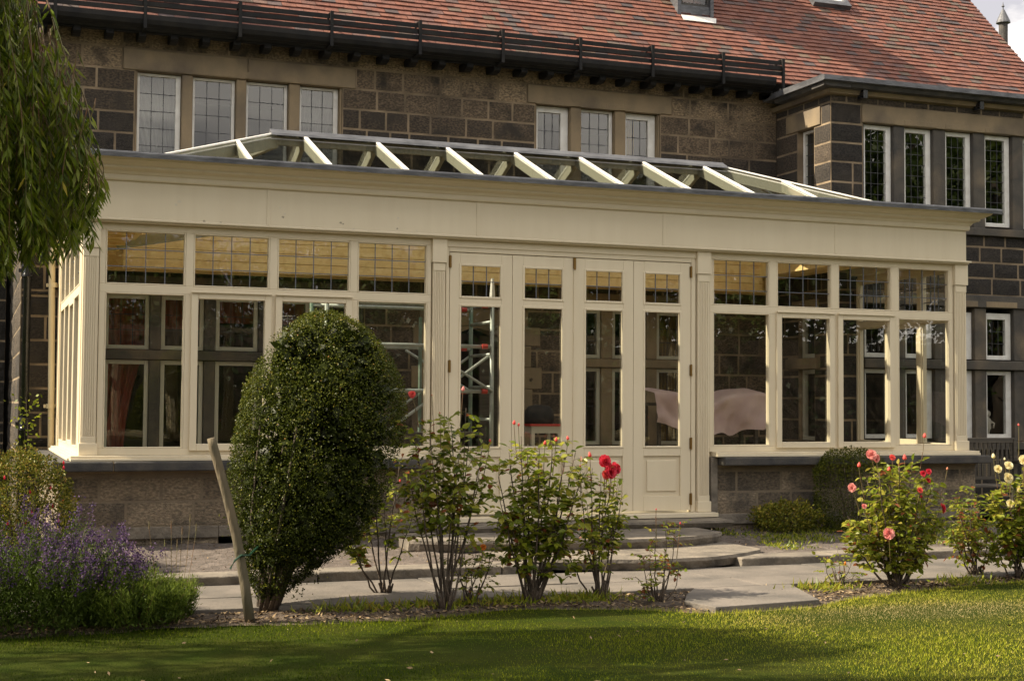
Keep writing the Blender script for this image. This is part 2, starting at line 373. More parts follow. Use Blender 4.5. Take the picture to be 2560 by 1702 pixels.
# wing front
CW = [(9.253,9.683),(9.855,10.283),(10.478,10.898),(11.09,11.515),(11.70,12.12)]
opsW = [(9.22,12.15,3.66,4.89),(9.2,12.25,4.89,5.115),(9.22,12.15,.93,2.64),(9.1,12.25,2.64,2.80)]
zW = [0,.24,.48,.70,.93,1.2,1.47,1.74,2.0,2.25,2.45,2.64,2.80,3.02,3.22,3.42,3.66,3.90,4.13,4.38,4.62,4.86,5.115,5.21]
def toneW(u, z, rd): return .05 + .12*rd.random() + (.3 if z > 5.0 else 0) + (.12 if rd.random() < .1 else 0)
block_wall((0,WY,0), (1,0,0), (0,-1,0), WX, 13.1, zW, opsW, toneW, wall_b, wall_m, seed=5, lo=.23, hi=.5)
# wing return (faces the sun)
opsR = [(2.40,2.78,3.7,4.87),(2.235,3.04,4.87,5.10),(2.40,2.76,.93,1.83),(2.285,3.01,1.83,1.97),(2.40,2.76,1.97,2.52)]
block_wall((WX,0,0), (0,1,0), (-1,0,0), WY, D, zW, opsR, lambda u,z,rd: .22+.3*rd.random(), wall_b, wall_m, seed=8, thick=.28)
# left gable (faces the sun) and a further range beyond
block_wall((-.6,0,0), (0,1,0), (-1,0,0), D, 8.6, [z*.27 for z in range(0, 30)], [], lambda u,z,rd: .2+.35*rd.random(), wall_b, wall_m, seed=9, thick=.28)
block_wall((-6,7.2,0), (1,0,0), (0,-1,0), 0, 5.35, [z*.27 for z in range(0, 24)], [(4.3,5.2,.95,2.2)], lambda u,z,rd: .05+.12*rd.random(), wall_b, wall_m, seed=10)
build('wall', wall_b, 'block', house, fix=False)
build('wall_mortar', wall_m, 'mortar', house)
# closed dark rooms behind the windows
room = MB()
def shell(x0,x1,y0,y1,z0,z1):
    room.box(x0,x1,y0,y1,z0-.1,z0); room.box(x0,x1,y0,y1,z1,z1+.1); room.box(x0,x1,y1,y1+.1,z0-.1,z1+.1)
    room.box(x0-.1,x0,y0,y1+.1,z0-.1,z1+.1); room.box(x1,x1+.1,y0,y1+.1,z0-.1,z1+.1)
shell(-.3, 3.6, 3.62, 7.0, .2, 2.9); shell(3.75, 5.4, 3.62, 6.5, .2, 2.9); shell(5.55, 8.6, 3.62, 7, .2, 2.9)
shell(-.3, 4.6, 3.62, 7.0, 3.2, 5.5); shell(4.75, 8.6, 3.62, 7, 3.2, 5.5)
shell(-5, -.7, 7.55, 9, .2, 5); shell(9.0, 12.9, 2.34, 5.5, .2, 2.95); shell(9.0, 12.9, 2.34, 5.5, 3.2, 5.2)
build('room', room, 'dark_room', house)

# lintels, mullions, sills of dressed sandstone
def stone(name, x0,x1,y0,y1,z0,z1, m='sand', bevel=.008):
    b = MB(); b.box(x0,x1,y0,y1,z0,z1); return build(name, b, m, house, bevel=bevel)
y0 = D-.012; y1 = D+.27
stone('lintel', .425,1.805,y0,y1,5.052,5.288); stone('lintel', 1.810,3.075,y0,y1,5.052,5.288)
stone('lintel', 5.245,7.215,y0-.003,y1,5.067,5.293)
for a, b in ((.56,.587),(1.075,1.196),(1.685,1.80),(2.293,2.421),(2.894,2.92)): stone('mullion', a,b,D+.02,y1,3.6,5.05, 'sand', .012)
for a, b in ((5.35,5.376),(5.831,5.976),(6.437,6.586),(7.037,7.06)): stone('mullion', a,b,D+.02,y1,3.8,5.065, 'sand', .012)
stone('sill', .5,2.98,D-.05,y1,3.5,3.597); stone('sill', 5.3,7.1,D-.05,y1,3.7,3.797)
# small relief panels above each upper light
for a, b in A_L+B_L: stone('lintel', a-.03,b+.03,D-.016,D+.0,5.062,5.135, 'sand', .004)
def lower_set(lights, x0, x1, zb, m):
    xs = [x0]+[v for l in lights for v in (l[0]-.004, l[1]+.004)]+[x1]
    for i in range(0, len(xs), 2):
        stone('mullion', xs[i], xs[i+1], D+.02, y1, zb, 1.83, m, .012); stone('mullion', xs[i], xs[i+1], D+.02, y1, 1.94, 2.56, m, .012)
    stone('transom', x0, x1, D-.004, y1, 1.832, 1.938, m, .01)
lower_set(GL, .25, 3.21, .80, 'sand_dark'); lower_set(GR, 5.76, 7.54, .86, 'sand')
stone('lintel', .2, 3.26, D-.02, y1, 2.562, 2.76, 'sand_dark'); stone('lintel', 5.7, 7.6, D-.02, y1, 2.562, 2.75)
stone('sill', .2, 3.26, D-.06, y1, .70, .798, 'sand_dark'); stone('sill', 5.7, 7.6, D-.06, y1, .76, .858)
# wing
stone('lintel', 9.205,12.245,WY-.014,WY+.26,4.892,5.113)
stone('lintel', 9.105,12.245,WY-.014,WY+.26,2.642,2.798, 'sand_dark')
for zb, zt, m in ((3.66,4.89,'sand_dark'),(.93,1.845,'sand_dark'),(1.965,2.64,'sand_dark')):
    xs = [9.22]+[v for l in CW for v in (l[0]-.004, l[1]+.004)]+[12.15]
    for i in range(0, len(xs), 2): stone('mullion', xs[i], xs[i+1], WY+.02, WY+.26, zb, zt, m, .012)
stone('transom', 9.22,12.15,WY-.02,WY+.26,1.847,1.963,'sand_dark',.01)
stone('sill', 9.15,12.2,WY-.06,WY+.26,3.56,3.657,'sand_dark'); stone('sill', 9.15,12.2,WY-.06,WY+.26,.83,.927,'sand_dark')
for a, b in CW: stone('lintel', a-.03,b+.03,WY-.018,WY+.0,4.90,4.965,'sand',.004); stone('lintel', a-.03,b+.03,WY-.018,WY,2.648,2.72,'sand',.004)
# return
stone('lintel', WX-.014,WX+.26,2.24,3.035,4.872,5.098); stone('sill', WX-.05,WX+.26,2.36,2.82,3.6,3.698)
stone('transom', WX-.05,WX+.26,2.29,3.005,1.833,1.967); stone('lintel', WX-.014,WX+.26,2.3,2.9,2.522,2.7)
# door surround in conservatory: jamb quoins, arch head, dark door
def quoin(xa, xb, z0, z1, m='sand'): stone('door_jamb', xa, xb, D-.014, y1, z0, z1, m, .008)
stone('lintel', 3.885,5.255,D-.014,y1,2.302,2.498)
zq = .24
for i, wq in enumerate((.10,.24,.10,.23,.12,.24,.10,.22)):
    z2 = min(zq+.262, 2.30); quoin(5.045, 5.21+wq, zq+.004, z2); quoin(4.15-.0-(.16+wq)*.9, 4.15, zq+.004, z2); zq = z2
arch = MB()
cx, hw = 4.6, .445
for k in range(12):
    u_a = -1 + 2*k/12; u_b = -1 + 2*(k+1)/12
    f = lambda u: 2.06 + .22*(1-abs(u)**1.7)
    xa, xb = cx+u_a*hw, cx+u_b*hw
    arch.face([(xa,D-.01,f(u_a)),(xb,D-.01,f(u_b)),(xb,D-.01,2.30),(xa,D-.01,2.30)])
    arch.face([(xa,D-.01,f(u_a)),(xa,D+.25,f(u_a)),(xb,D+.25,f(u_b)),(xb,D-.01,f(u_b))])
build('door_arch', arch, 'sand', house, fix=False)
dr = MB(); dr.box(4.72,5.03,D+.2,D+.25,.24,2.2)
for k in range(6): dr.box(4.73+k*.05,4.765+k*.05,D+.19,D+.2,.3,1.15)
build('door', dr, 'bench', house)

# windows: frame (part) > pane, leading
def window(parent, x0, x1, z0, z1, y, m='white', fw_=.035, cols=3, rows=5, axis='x', top=None, casement=False, gm='glass_old', came='came_dark', dep=.05, cw=.007, lead=True, sgn=1, name='window', right=None):
    t = top or fw_; rgt = right or fw_
    def bx(b, a0,a1,d0,d1,c0,c1):
        if axis == 'x': b.box(a0,a1,y+min(sgn*d0,sgn*d1),y+max(sgn*d0,sgn*d1),c0,c1)
        else: b.box(y+min(sgn*d0,sgn*d1),y+max(sgn*d0,sgn*d1),a0,a1,c0,c1)
    f = MB()
    bx(f,x0,x0+fw_,0,dep,z0,z1); bx(f,x1-rgt,x1,0,dep,z0,z1); bx(f,x0+fw_,x1-rgt,0,dep,z0,z0+fw_); bx(f,x0+fw_,x1-rgt,0,dep,z1-t,z1)
    fo = build(name, f, m, parent, bevel=.004)
    g = MB(); a0,a1,c0,c1 = x0+fw_, x1-rgt, z0+fw_, z1-t
    yy = y + sgn*dep*.55
    pts = [(a0,yy,c0),(a1,yy,c0),(a1,yy,c1),(a0,yy,c1)] if axis == 'x' else [(yy,a0,c0),(yy,a1,c0),(yy,a1,c1),(yy,a0,c1)]
    g.face(pts); build('pane', g, gm, fo, fix=False)
    if lead:
        b = MB()
        for i in range(1, cols):
            xx = a0+(a1-a0)*i/cols; bx(b, xx-cw/2, xx+cw/2, dep*.55-.004, dep*.55+.004, c0, c1)
        for i in range(1, rows):
            zz = c0+(c1-c0)*i/rows; bx(b, a0, a1, dep*.55-.0035, dep*.55+.0045, zz-cw/2, zz+cw/2)
        build('leading', b, came, fo)
    return fo
for i, (a, b) in enumerate(A_L): window(house, a,b,3.62,5.045,D+.10, rows=7, fw_=.028, right=.055 if i in (0,3) else .036)
for i, (a, b) in enumerate(B_L):
    window(house, a,b,3.82,5.06,D+.10, rows=6 if i==1 else 5, fw_=.04 if i!=1 else .02, top=.075 if i!=1 else .03, right=.10 if i!=1 else .045)
for a, b in CW:
    window(house, a,b,3.70,4.885,WY+.08, rows=8, fw_=.05, right=.075, top=.055)
    window(house, a,b,.975,1.835,WY+.08, fw_=.05, right=.085, lead=False); window(house, a,b,1.98,2.58,WY+.08, rows=3, fw_=.055, right=.085, top=.08)
for a, b in GL: window(house, a,b,.81,1.825,D+.06, 'cream_in', .045, lead=False); window(house, a,b,1.945,2.55,D+.06, 'cream_in', .045, rows=3)
for a, b in GR: window(house, a,b,.87,1.825,D+.06, 'cream_in', .045, cols=3, rows=4); window(house, a,b,1.945,2.55,D+.06, 'cream_in', .045, rows=3)
window(house, 2.41,2.77,3.72,4.865,WX+.08, axis='y', rows=8); window(house, 2.41,2.75,.94,1.825,WX+.05,'cream_in',.05,axis='y',lead=False); window(house, 2.41,2.75,1.975,2.51,WX+.05,'cream_in',.05,axis='y',rows=3)
window(house, -1.68,-.82,.97,2.18,7.3, 'coping', rows=5)

# roof: courses of clay tiles
PT = R(46); EY, EZ = 2.90, 5.50
def rp_(x, t, h=0): return (x, EY + t*math.cos(PT) - h*math.sin(PT), EZ + t*math.sin(PT) + h*math.cos(PT))
tv, tt = [], []
gauge = .10; nrow = 62; tw = .168
for r in range(nrow):
    t0 = r*gauge; xo = (r % 2)*tw/2 + rng.uniform(-.01,.01)
    x = -.66 + xo - tw
    while x < 13.16:
        xa, xb = max(x, -.66), min(x+tw-.003, 13.16)
        x += tw
        if xb - xa < .03: continue
        j = rng.uniform(-.004,.004); h1 = .024+rng.uniform(-.003,.005); tilt = rng.uniform(-.002,.002)
        a = rp_(xa,t0+j,h1); b = rp_(xb,t0+j,h1+tilt); c = rp_(xb,t0+gauge+.01,.008); d = rp_(xa,t0+gauge+.01,.008)
        e = rp_(xa,t0+j,.002); f = rp_(xb,t0+j,.002)
        ton = rng.random(); 
        if rng.random() < .45: ton = .2+.3*rng.random()
        tv += [a,b,c,d, e,f,b,a]; tt += [ton, ton]
# verge ends
roof = build_np('roof', tv, 4, tt, 'tile', house)
rb = MB()
rb.v = [rp_(-.66,0,0), rp_(13.16,0,0), rp_(13.16,nrow*gauge,0), rp_(-.66,nrow*gauge,0), rp_(-.66,0,-.12), rp_(13.16,0,-.12), rp_(13.16,nrow*gauge,-.12), rp_(-.66,nrow*gauge,-.12)]
rb.f = [(0,1,2,3),(4,7,6,5),(0,4,5,1),(1,5,6,2),(2,6,7,3),(3,7,4,0)]; rb.t = [.5]*6
build('roof_deck', rb, 'black', roof)
back = MB()   # far slope, closes the roof
top_y = EY + nrow*gauge*math.cos(PT); top_z = EZ + nrow*gauge*math.sin(PT)
back.face([(-.66,top_y,top_z),(13.16,top_y,top_z),(13.16,top_y+4.3,5.5),(-.66,top_y+4.3,5.5)]); build('roof_slope', back, 'tile', house)
gb = MB(); gb.face([(13.1,2.3,5.2),(13.1,top_y+4.1,5.2),(13.1,top_y+4.1,5.5),(13.1,top_y,top_z-.1),(13.1,2.95,5.35)]); gb.face([(-.6,3.3,5.3),(-.6,top_y+4,5.3),(-.6,top_y,top_z-.15)]); gb.box(13.0,13.1,2.1,11,0,5.2); build('gable', gb, 'mortar', house)
# gutter, brackets, snow boards, hangers
g = MB(); prof = [(2.80,5.555),(2.80,5.50),(2.82,5.455),(2.87,5.43),(2.93,5.44),(2.965,5.48),(2.97,5.555),(2.95,5.555),(2.94,5.49),(2.88,5.455),(2.83,5.47),(2.815,5.555)]
g.prism(prof, 'x', -.7, 8.46); build('gutter', g, 'black', house)
fa = MB(); fa.box(-.64,8.7,3.0,3.06,5.40,5.56); build('fascia_board', fa, 'black', house)
sf = MB(); sf.box(-.64,8.7,3.06,3.3,5.50,5.54); build('soffit', sf, 'black', house)
xb_ = [-.33,.60,1.625,2.66,3.706,4.73,5.73,6.70,7.685,8.55]
x = -.48; k = 0
while x < 8.6:
    b = MB(); w_ = .085; b.prism([(2.99,5.44),(2.99,5.36),(3.05,5.335),(3.14,5.33),(3.30,5.36),(3.30,5.44)], 'x', x, x+w_)
    build('rafter_end', b, 'black', house, bevel=.006); x += .345; k += 1
for i, xk in enumerate(xb_):
    b = MB(); b.box(xk-.018,xk+.018,2.775,2.80,5.40,5.80); b.box(xk-.018,xk+.018,2.80,2.99,5.395,5.42); b.box(xk-.015,xk+.015,2.85,2.99,5.79,5.80)
    b.bar((xk,2.79,5.78),(xk,3.12,5.74),.02,.012); build('board_bracket', b, 'black', house)
for j, zz in enumerate((5.605,5.675,5.745)):
    for i in range(len(xb_)-1):
        b = MB(); sag = .004*math.sin(i*2.1+j); x0_ = xb_[i]+.006; x1_ = xb_[i+1]-.006
        if i == 8: x0_, x1_ = xb_[i]+.006, xb_[i+1]-.006
        b.bar((x0_,2.815+.003*((i+j)%2),zz+sag),(x1_,2.815,zz-sag*.5),.022,.049); build('snow_board', b, 'black', house)
b = MB()
for zz in (5.605,5.675,5.745): b.bar((-.52 + (zz-5.6)*.4,2.815,zz),(xb_[0]-.006,2.815,zz),.022,.046)
build('snow_board', b, 'black', house)
# wing cornice and flat lead roof
cp = [(1.80,5.375),(1.76,5.375),(1.755,5.325),(1.80,5.315),(1.84,5.27),(1.90,5.262),(1.93,5.22),(2.015,5.212),(2.2,5.212),(2.2,5.375)]
c = MB(); c.prism([(1.755,5.378),(1.75,5.318),(1.80,5.31),(3.2,5.31),(3.2,5.385),(1.8,5.385)], 'x', 8.49, 13.12); build('lead_roof', c, 'lead', house)
c = MB(); c.prism([(1.80,5.308),(1.83,5.265),(1.90,5.26),(2.1,5.26),(2.1,5.308)], 'x', 8.53, 13.1); c.prism([(8.53,5.307),(8.56,5.264),(8.63,5.259),(8.9,5.259),(8.9,5.307)], 'y', 1.81, 3.0); build('cornice', c, 'coping', house)
c = MB(); c.prism([(1.92,5.258),(1.95,5.21),(2.3,5.21),(2.3,5.258)], 'x', 8.67, 13.1); c.prism([(8.66,5.257),(8.69,5.209),(9,5.209),(9,5.257)], 'y', 1.94, 3.3); build('cornice', c, 'sand', house)
for xx in (9.15, 10.9, 12.6):
    b = MB(); b.box(xx-.03,xx+.03,1.86,1.99,5.16,5.262); build('gutter_bracket', b, 'iron', house)
# dormer
dm = MB(); dx0, dx1, dy0 = 7.62, 8.16, 3.91; dz0 = 6.44
dm.box(dx0,dx0+.05,dy0,dy0+1.9,dz0,8.15); dm.box(dx1-.05,dx1,dy0,dy0+1.9,dz0,8.15); dm.box(dx0+.05,dx1-.05,dy0+.02,dy0+.08,dz0,6.71)
dm.box(dx0+.05,dx1-.05,dy0+.02,dy0+.08,7.7,8.15)
dorm = build('dormer', dm, 'lead', house)
b = MB(); b.prism([(dx0-.12,8.08),((dx0+dx1)/2,8.75),(dx1+.12,8.08)], 'y', dy0-.1, dy0+3.2); build('dormer_roof', b, 'tile', dorm)
window(dorm, dx0+.05,dx1-.05,6.71,7.7,dy0+.03,'coping',.035,cols=2,rows=1,name='dormer_window')
ap = MB(); ap.v = [rp_(7.64,1.31,.03), rp_(8.13,1.31,.03), rp_(8.17,1.42,.04), rp_(7.64,1.42,.04)]; ap.f = [(0,1,2,3)]; ap.t = [.5]
build('flashing', ap, 'white', dorm, fix=False)
# skylight
b = MB()
def slopebox(b, xa, xb, ta, tb, h0, h1):
    q = [rp_(xa,ta,h0),rp_(xb,ta,h0),rp_(xb,tb,h0),rp_(xa,tb,h0),rp_(xa,ta,h1),rp_(xb,ta,h1),rp_(xb,tb,h1),rp_(xa,tb,h1)]
    i = len(b.v); b.v += q; b.f += [(i,i+3,i+2,i+1),(i+4,i+5,i+6,i+7),(i,i+1,i+5,i+4),(i+1,i+2,i+6,i+5),(i+2,i+3,i+7,i+6),(i+3,i,i+4,i+7)]; b.t += [.5]*6
slopebox(b,10.0,10.62,2.13,2.24,.02,.09); slopebox(b,10.0,10.07,2.24,3.1,.02,.09); slopebox(b,10.55,10.62,2.24,3.1,.02,.09); slopebox(b,10.05,10.62,3.1,3.16,.02,.09)
sk = build('skylight', b, 'lead', house); b = MB(); slopebox(b,10.07,10.55,2.24,3.1,.05,.06); build('pane', b, 'white', sk)
# stone flue with a conical cap behind the gable
fl = MB(); fl.lathe((17.17,9,0), [(.085,4),(.085,8.66)], 14); flue = empty('flue', (17.17,9,4), 'thin dark round flue with a conical cap and finial behind the right roof slope', 'flue')
build('pipe', fl, 'coping', flue)
fl = MB(); fl.lathe((17.17,9,0), [(.09,8.66),(.135,8.68),(.13,8.71),(.03,8.93),(.012,8.95),(.012,8.985),(.03,9.0),(.012,9.03),(.0,9.1)], 14); build('cap', fl, 'lead', flue)
# black downpipe by the left corner
dp = MB(); px_ = -.535; dp.tube([(px_,3.2,.1),(px_,3.2,5.2),(px_+.05,3.1,5.35),(px_+.05,2.9,5.44)], .042, 12)
dpo = build('downpipe', dp, 'iron', house, smooth=True)
for zz in (1.12, 2.76, 4.2):
    b = MB(); b.lathe((px_,3.2,zz), [(.045,-.07),(.06,-.065),(.06,-.04),(.05,-.035),(.05,.035),(.062,.04),(.062,.065),(.045,.07)], 12); b.box(px_-.09,px_+.09,3.22,3.26,zz-.02,zz+.02); build('pipe_collar', b, 'iron', dpo)

# ================================================================== CONSERVATORY
cons = empty('conservatory', (4.5, 0, .1), 'long cream timber conservatory with leaded top lights, folding doors and a glazed roof lantern', 'conservatory')
XL, XR = -.20, 9.15
def cb(name, boxes, m='cream', parent=None, bevel=.004):
    b = MB()
    for q in boxes: b.box(*q)
    return build(name, b, m, parent or cons, bevel=bevel)
# stone plinth and coping
pb, pm = MB(), MB()
zp = [-.05,.075,.156,.263,.485,.70,.755]
def toneP(u, z, rd): return .5 + rd.uniform(-.4,.4)
block_wall((0,.0,0),(1,0,0),(0,-1,0),-.365,2.93,zp,[(1.02,1.23,.05,.16)],toneP,pb,pm,rough=.008,lo=.35,hi=.62,thick=.12,seed=21)
block_wall((-.365,0,0),(0,1,0),(-1,0,0),0.0,3.28,zp,[],lambda u,z,rd:.6+.3*rd.random(),pb,pm,rough=.008,thick=.12,seed=23)
pl = build('plinth_wall', pb, 'block2', cons, fix=False); build('mortar', pm, 'mortar2', pl); pb, pm = MB(), MB()
block_wall((0,.0,0),(1,0,0),(0,-1,0),6.03,9.28,zp,[],toneP,pb,pm,rough=.008,lo=.3,hi=.55,thick=.12,seed=22)
block_wall((9.28,0,0),(0,1,0),(1,0,0),0,2.0,zp,[],toneP,pb,pm,rough=.008,thick=.12,seed=24)
pl = build('plinth_wall', pb, 'block2', cons, fix=False); build('mortar', pm, 'mortar2', pl)
for a, b in ((-.42,.083),(.09,2.9)): cb('coping', [(a,b,-.18,.1,.758,.842)], 'coping', bevel=.012)
for a, b in ((6.055,7.9),(7.906,9.36)): cb('coping', [(a,b,-.18,.1,.758,.842)], 'coping', bevel=.012)
cb('coping', [(-.42,-.1,.104,3.28,.758,.842)], 'coping', bevel=.012); cb('coping', [(9.0,9.36,.104,2.0,.758,.842)], 'coping', bevel=.012)
cb('bed_joint', [(-.36,2.92,-.012,.0,.735,.7575),(6.04,9.27,-.012,.0,.735,.7575)], 'sand', bevel=.002)
for q_ in ((-.37,1.015,-.022,-.002,.158,.262),(1.017,1.233,-.022,-.002,.165,.262),(1.235,2.93,-.022,-.002,.158,.262),(6.03,9.285,-.022,-.002,.158,.262)): cb('plinth_course', [q_], 'step', bevel=.006)
cb('coping_seam', [(.0835,.0895,-.17,.09,.76,.838)], 'sand')
# timber sills
def sill(a, b): return cb('sill', [(a,b,-.13,.06,.845,.868),(a+.0,b,-.11,.06,.868,.892)], 'cream')
sill(-.27,2.96); sill(6.0,9.24)
cb('sill', [(-.29,-.03,.064,3.25,.845,.868),(-.27,-.03,.064,3.25,.868,.892)]); cb('sill', [(9.0,9.24,.064,1.98,.845,.892)])
cb('threshold', [(2.97,5.99,-.16,.1,.246,.288)], 'cream')
# pilasters
def pilaster(x0, x1, zb, zt=2.93, yf=-.035):
    w_ = x1-x0; b = MB()
    b.box(x0+.012,x1-.012,yf+.012,.06,zb+.10,2.70)           # shaft
    n = 6; fw2 = (w_-.045)/n
    for i in range(n): b.box(x0+.0225+i*fw2+.004, x0+.0225+(i+1)*fw2-.004, yf+.004, yf+.0121, zb+.17, 2.62)
    b.box(x0+.012,x1-.012,yf+.004,yf+.0118,zb+.10,zb+.165); b.box(x0+.012,x1-.012,yf+.004,yf+.0118,2.625,2.70)
    p = build('pilaster', b, 'cream', cons, bevel=.003)
    cb('pilaster_cap', [(x0,x1,yf-.01,.055,2.702,zt)], parent=p); cb('pilaster_base', [(x0,x1,yf-.012,.055,zb,zb+.105)], parent=p)
pilaster(-.20,-.045,.893); pilaster(2.99,3.135,.29); pilaster(5.815,5.97,.29); pilaster(8.985,9.155,.893)
cb('corner_post', [(-.198,-.05,.061,.2,.893,2.93)]); cb('corner_post', [(9.0,9.153,.061,.12,.893,2.93)])
cb('corner_post', [(-.215,-.05,2.95,3.28,.893,2.93)])
# glazed screens (front)
WIN = [('fixed',0,.693),('open',.761,1.448),('open',1.518,2.202),('fixed',2.271,2.954),('fixed',6.013,6.682),('open',6.766,7.435),('open',7.513,8.189),('fixed',8.271,8.941)]
zt, zm1, zm2, zb = 2.87, 2.392, 2.321, .95
def screen(x0, x1, wins):
    bx = [(x0,x1,-.0,.08,zt,2.93),(x0,x1,0,.08,zm2,zm1),(x0,x1,-.0,.08,.893,zb)]
    xs = [x0]+[v for w_ in wins for v in (w_[1],w_[2])]+[x1]
    for i in range(0,len(xs),2):
        if xs[i+1]-xs[i] > .005: bx += [(xs[i],xs[i+1],.0,.08,zb,zm2),(xs[i],xs[i+1],.0,.08,zm1,zt)]
    cb('window_frame', bx)
screen(-.05,2.99,WIN[:4]); screen(5.97,8.985,WIN[4:])
def rimmed(name, x0,x1,z0,z1,yf,proud,wd,parent=cons,m='cream', dep=.05, bead=.012):
    """a sash / bead frame whose inner opening is x0..x1,z0..z1"""
    b = MB(); o = wd
    for (a0,a1,c0,c1) in ((x0-o,x0,z0-o,z1+o),(x1,x1+o,z0-o,z1+o),(x0,x1,z0-o,z0),(x0,x1,z1,z1+o)): b.box(a0,a1,yf-proud,yf+dep,c0,c1)
    return build(name, b, m, parent, bevel=.005)
def pane(parent, x0,x1,z0,z1,y,gm='glass'):
    b = MB(); b.face([(x0,y,z0),(x1,y,z0),(x1,y,z1),(x0,y,z1)]); return build('pane', b, gm, parent, fix=False)
def leading(parent, x0,x1,z0,z1,y,cols,rows,cw=.0072,m='came'):
    b = MB()
    for i in range(1,cols): xx = x0+(x1-x0)*i/cols; b.box(xx-cw/2,xx+cw/2,y-.005,y+.005,z0,z1)
    for i in range(1,rows): zz = z0+(z1-z0)*i/rows; b.box(x0,x1,y-.0045,y+.0055,zz-cw/2,zz+cw/2)
    return build('leading', b, m, parent)
for kind, a, b in WIN:
    w_ = rimmed('top_light', a+.014,b-.014,zm1+.014,zt-.012,.012,.012,.013); pane(w_,a+.01,b-.01,zm1+.01,zt-.01,.035); leading(w_,a+.01,b-.01,zm1+.01,zt-.01,.035,4,3)
    if kind == 'fixed':
        w_ = rimmed('window', a+.014,b-.014,zb+.014,zm2-.012,.012,.012,.013); pane(w_,a+.01,b-.01,zb+.01,zm2-.01,.035)
    else:
        w_ = rimmed('casement', a+.045,b-.045,.991,2.284,-.002,.026,.062,dep=.04); pane(w_,a+.04,b-.04,.985,2.29,.02)
        cb('seal', [(a+.034,b-.034,-.01,.015,.978,.99)], parent=w_)
        cb('drip', [(a-.02,b+.02,-.05,-.028,2.335,2.352)], parent=w_)
# side screens
def side(x, y0_, y1_, nb, sgn):
    xa, xb = (x, x+.07) if sgn > 0 else (x-.07, x)
    pitch_ = (y1_-y0_)/nb; mh = .034
    bx = [(xa,xb,y0_,y1_,zt,2.93),(xa,xb,y0_,y1_,zm2,zm1),(xa,xb,y0_,y1_,.893,zb)]
    for i in range(nb+1):
        yy = y0_+i*pitch_; q0, q1 = max(yy-mh,y0_), min(yy+mh,y1_); bx += [(xa,xb,q0,q1,zb,zm2),(xa,xb,q0,q1,zm1,zt)]
    cb('window_frame', bx)
    for i in range(nb):
        q0, q1 = y0_+i*pitch_+mh, y0_+(i+1)*pitch_-mh
        for (c0,c1,rw) in ((zb,zm2,0),(zm1,zt,3)):
            b = MB()
            e = .014; xo, xi = (x-.004, x+.05) if sgn > 0 else (x-.05, x+.004)
            if not rw and i in (1,): e = .045; 
            for (p0,p1,r0_,r1_) in ((q0,q0+e,c0,c1),(q1-e,q1,c0,c1),(q0+e,q1-e,c0,c0+e),(q0+e,q1-e,c1-e,c1)): b.box(xo,xi,p0,p1,r0_,r1_)
            f = build('side_light', b, 'cream', cons, bevel=.004); xg = x+.03*sgn
            b = MB(); b.face([(xg,q0+e,c0+e),(xg,q1-e,c0+e),(xg,q1-e,c1-e),(xg,q0+e,c1-e)]); build('pane', b, 'glass', f, fix=False)
            if rw:
                b = MB()
                for k in range(1,4): yy = q0+(q1-q0)*k/4; b.box(xg-.005,xg+.005,yy-.0045,yy+.0045,c0,c1)
                for k in range(1,3): zz = c0+(c1-c0)*k/3; b.box(xg-.0045,xg+.0055,q0,q1,zz-.0045,zz+.0045)
                build('leading', b, 'came', f)
side(-.20+.0, .2, 2.95, 4, 1); side(9.15, .12, 1.98, 3, -1)
# doors
cb('door_frame', [(3.137,3.172,.0,.1,.29,2.93),(5.765,5.813,.0,.1,.29,2.93),(3.172,5.765,.0,.1,2.815,2.93),(3.135,5.815,-.012,0,2.86,2.93)])
DG = [(3.281,3.704),(3.933,4.353),(4.584,5.004),(5.233,5.646)]
edges = [3.176,3.8175,4.468,5.117,5.762]
for i, (a, b) in enumerate(DG):
    e0, e1 = edges[i]+.002, edges[i+1]-.002; yb = .006
    dpr = [(e0,a,yb,.06,.308,2.808),(b,e1,yb,.06,.308,2.808),(a,b,yb,.06,2.698,2.808),(a,b,yb,.06,2.310,2.382),(a,b,yb,.06,.855,.943),(a,b,yb,.06,.308,.455),(a,b,yb+.022,.055,.455,.855)]
    d = cb('door', dpr, 'cream', bevel=.003)
    # panel: raised field with a moulding round it
    cb('panel', [(a+.04,b-.04,yb+.008,yb+.022,.50,.812)], parent=d, bevel=.007)
    for (z0_, z1_) in ((.943,2.310),(2.382,2.698)):
        rimmed('glazing_bead', a+.013,b-.013,z0_+.013,z1_-.013,yb,.008,.022,parent=d,dep=.02)
        pane(d,a+.01,b-.01,z0_+.01,z1_-.01,yb+.03)
    leading(d,a+.01,b-.01,2.39,2.69,yb+.03,3,2)
    for sx in ((e0+.0,) if i == 0 else (e1-.0,) if i == 3 else ()):
        for zh in (.42,.98,1.72,2.72):
            h = MB(); h.tube([(sx,-.008,zh-.06),(sx,-.008,zh+.06)],.009,8); h.box(sx-.015,sx+.015,-.002,.004,zh-.055,zh+.055); build('hinge', h, 'brass', d)
h = MB(); h.box(4.455,4.482,-.012,.004,2.70,2.81); h.tube([(4.468,-.014,2.69),(4.468,-.014,2.80)],.010,8); build('hinge', h, 'brass', cons)
cb('cover_strip', [(4.460,4.470,-.008,.006,.31,2.69)], bevel=.002)
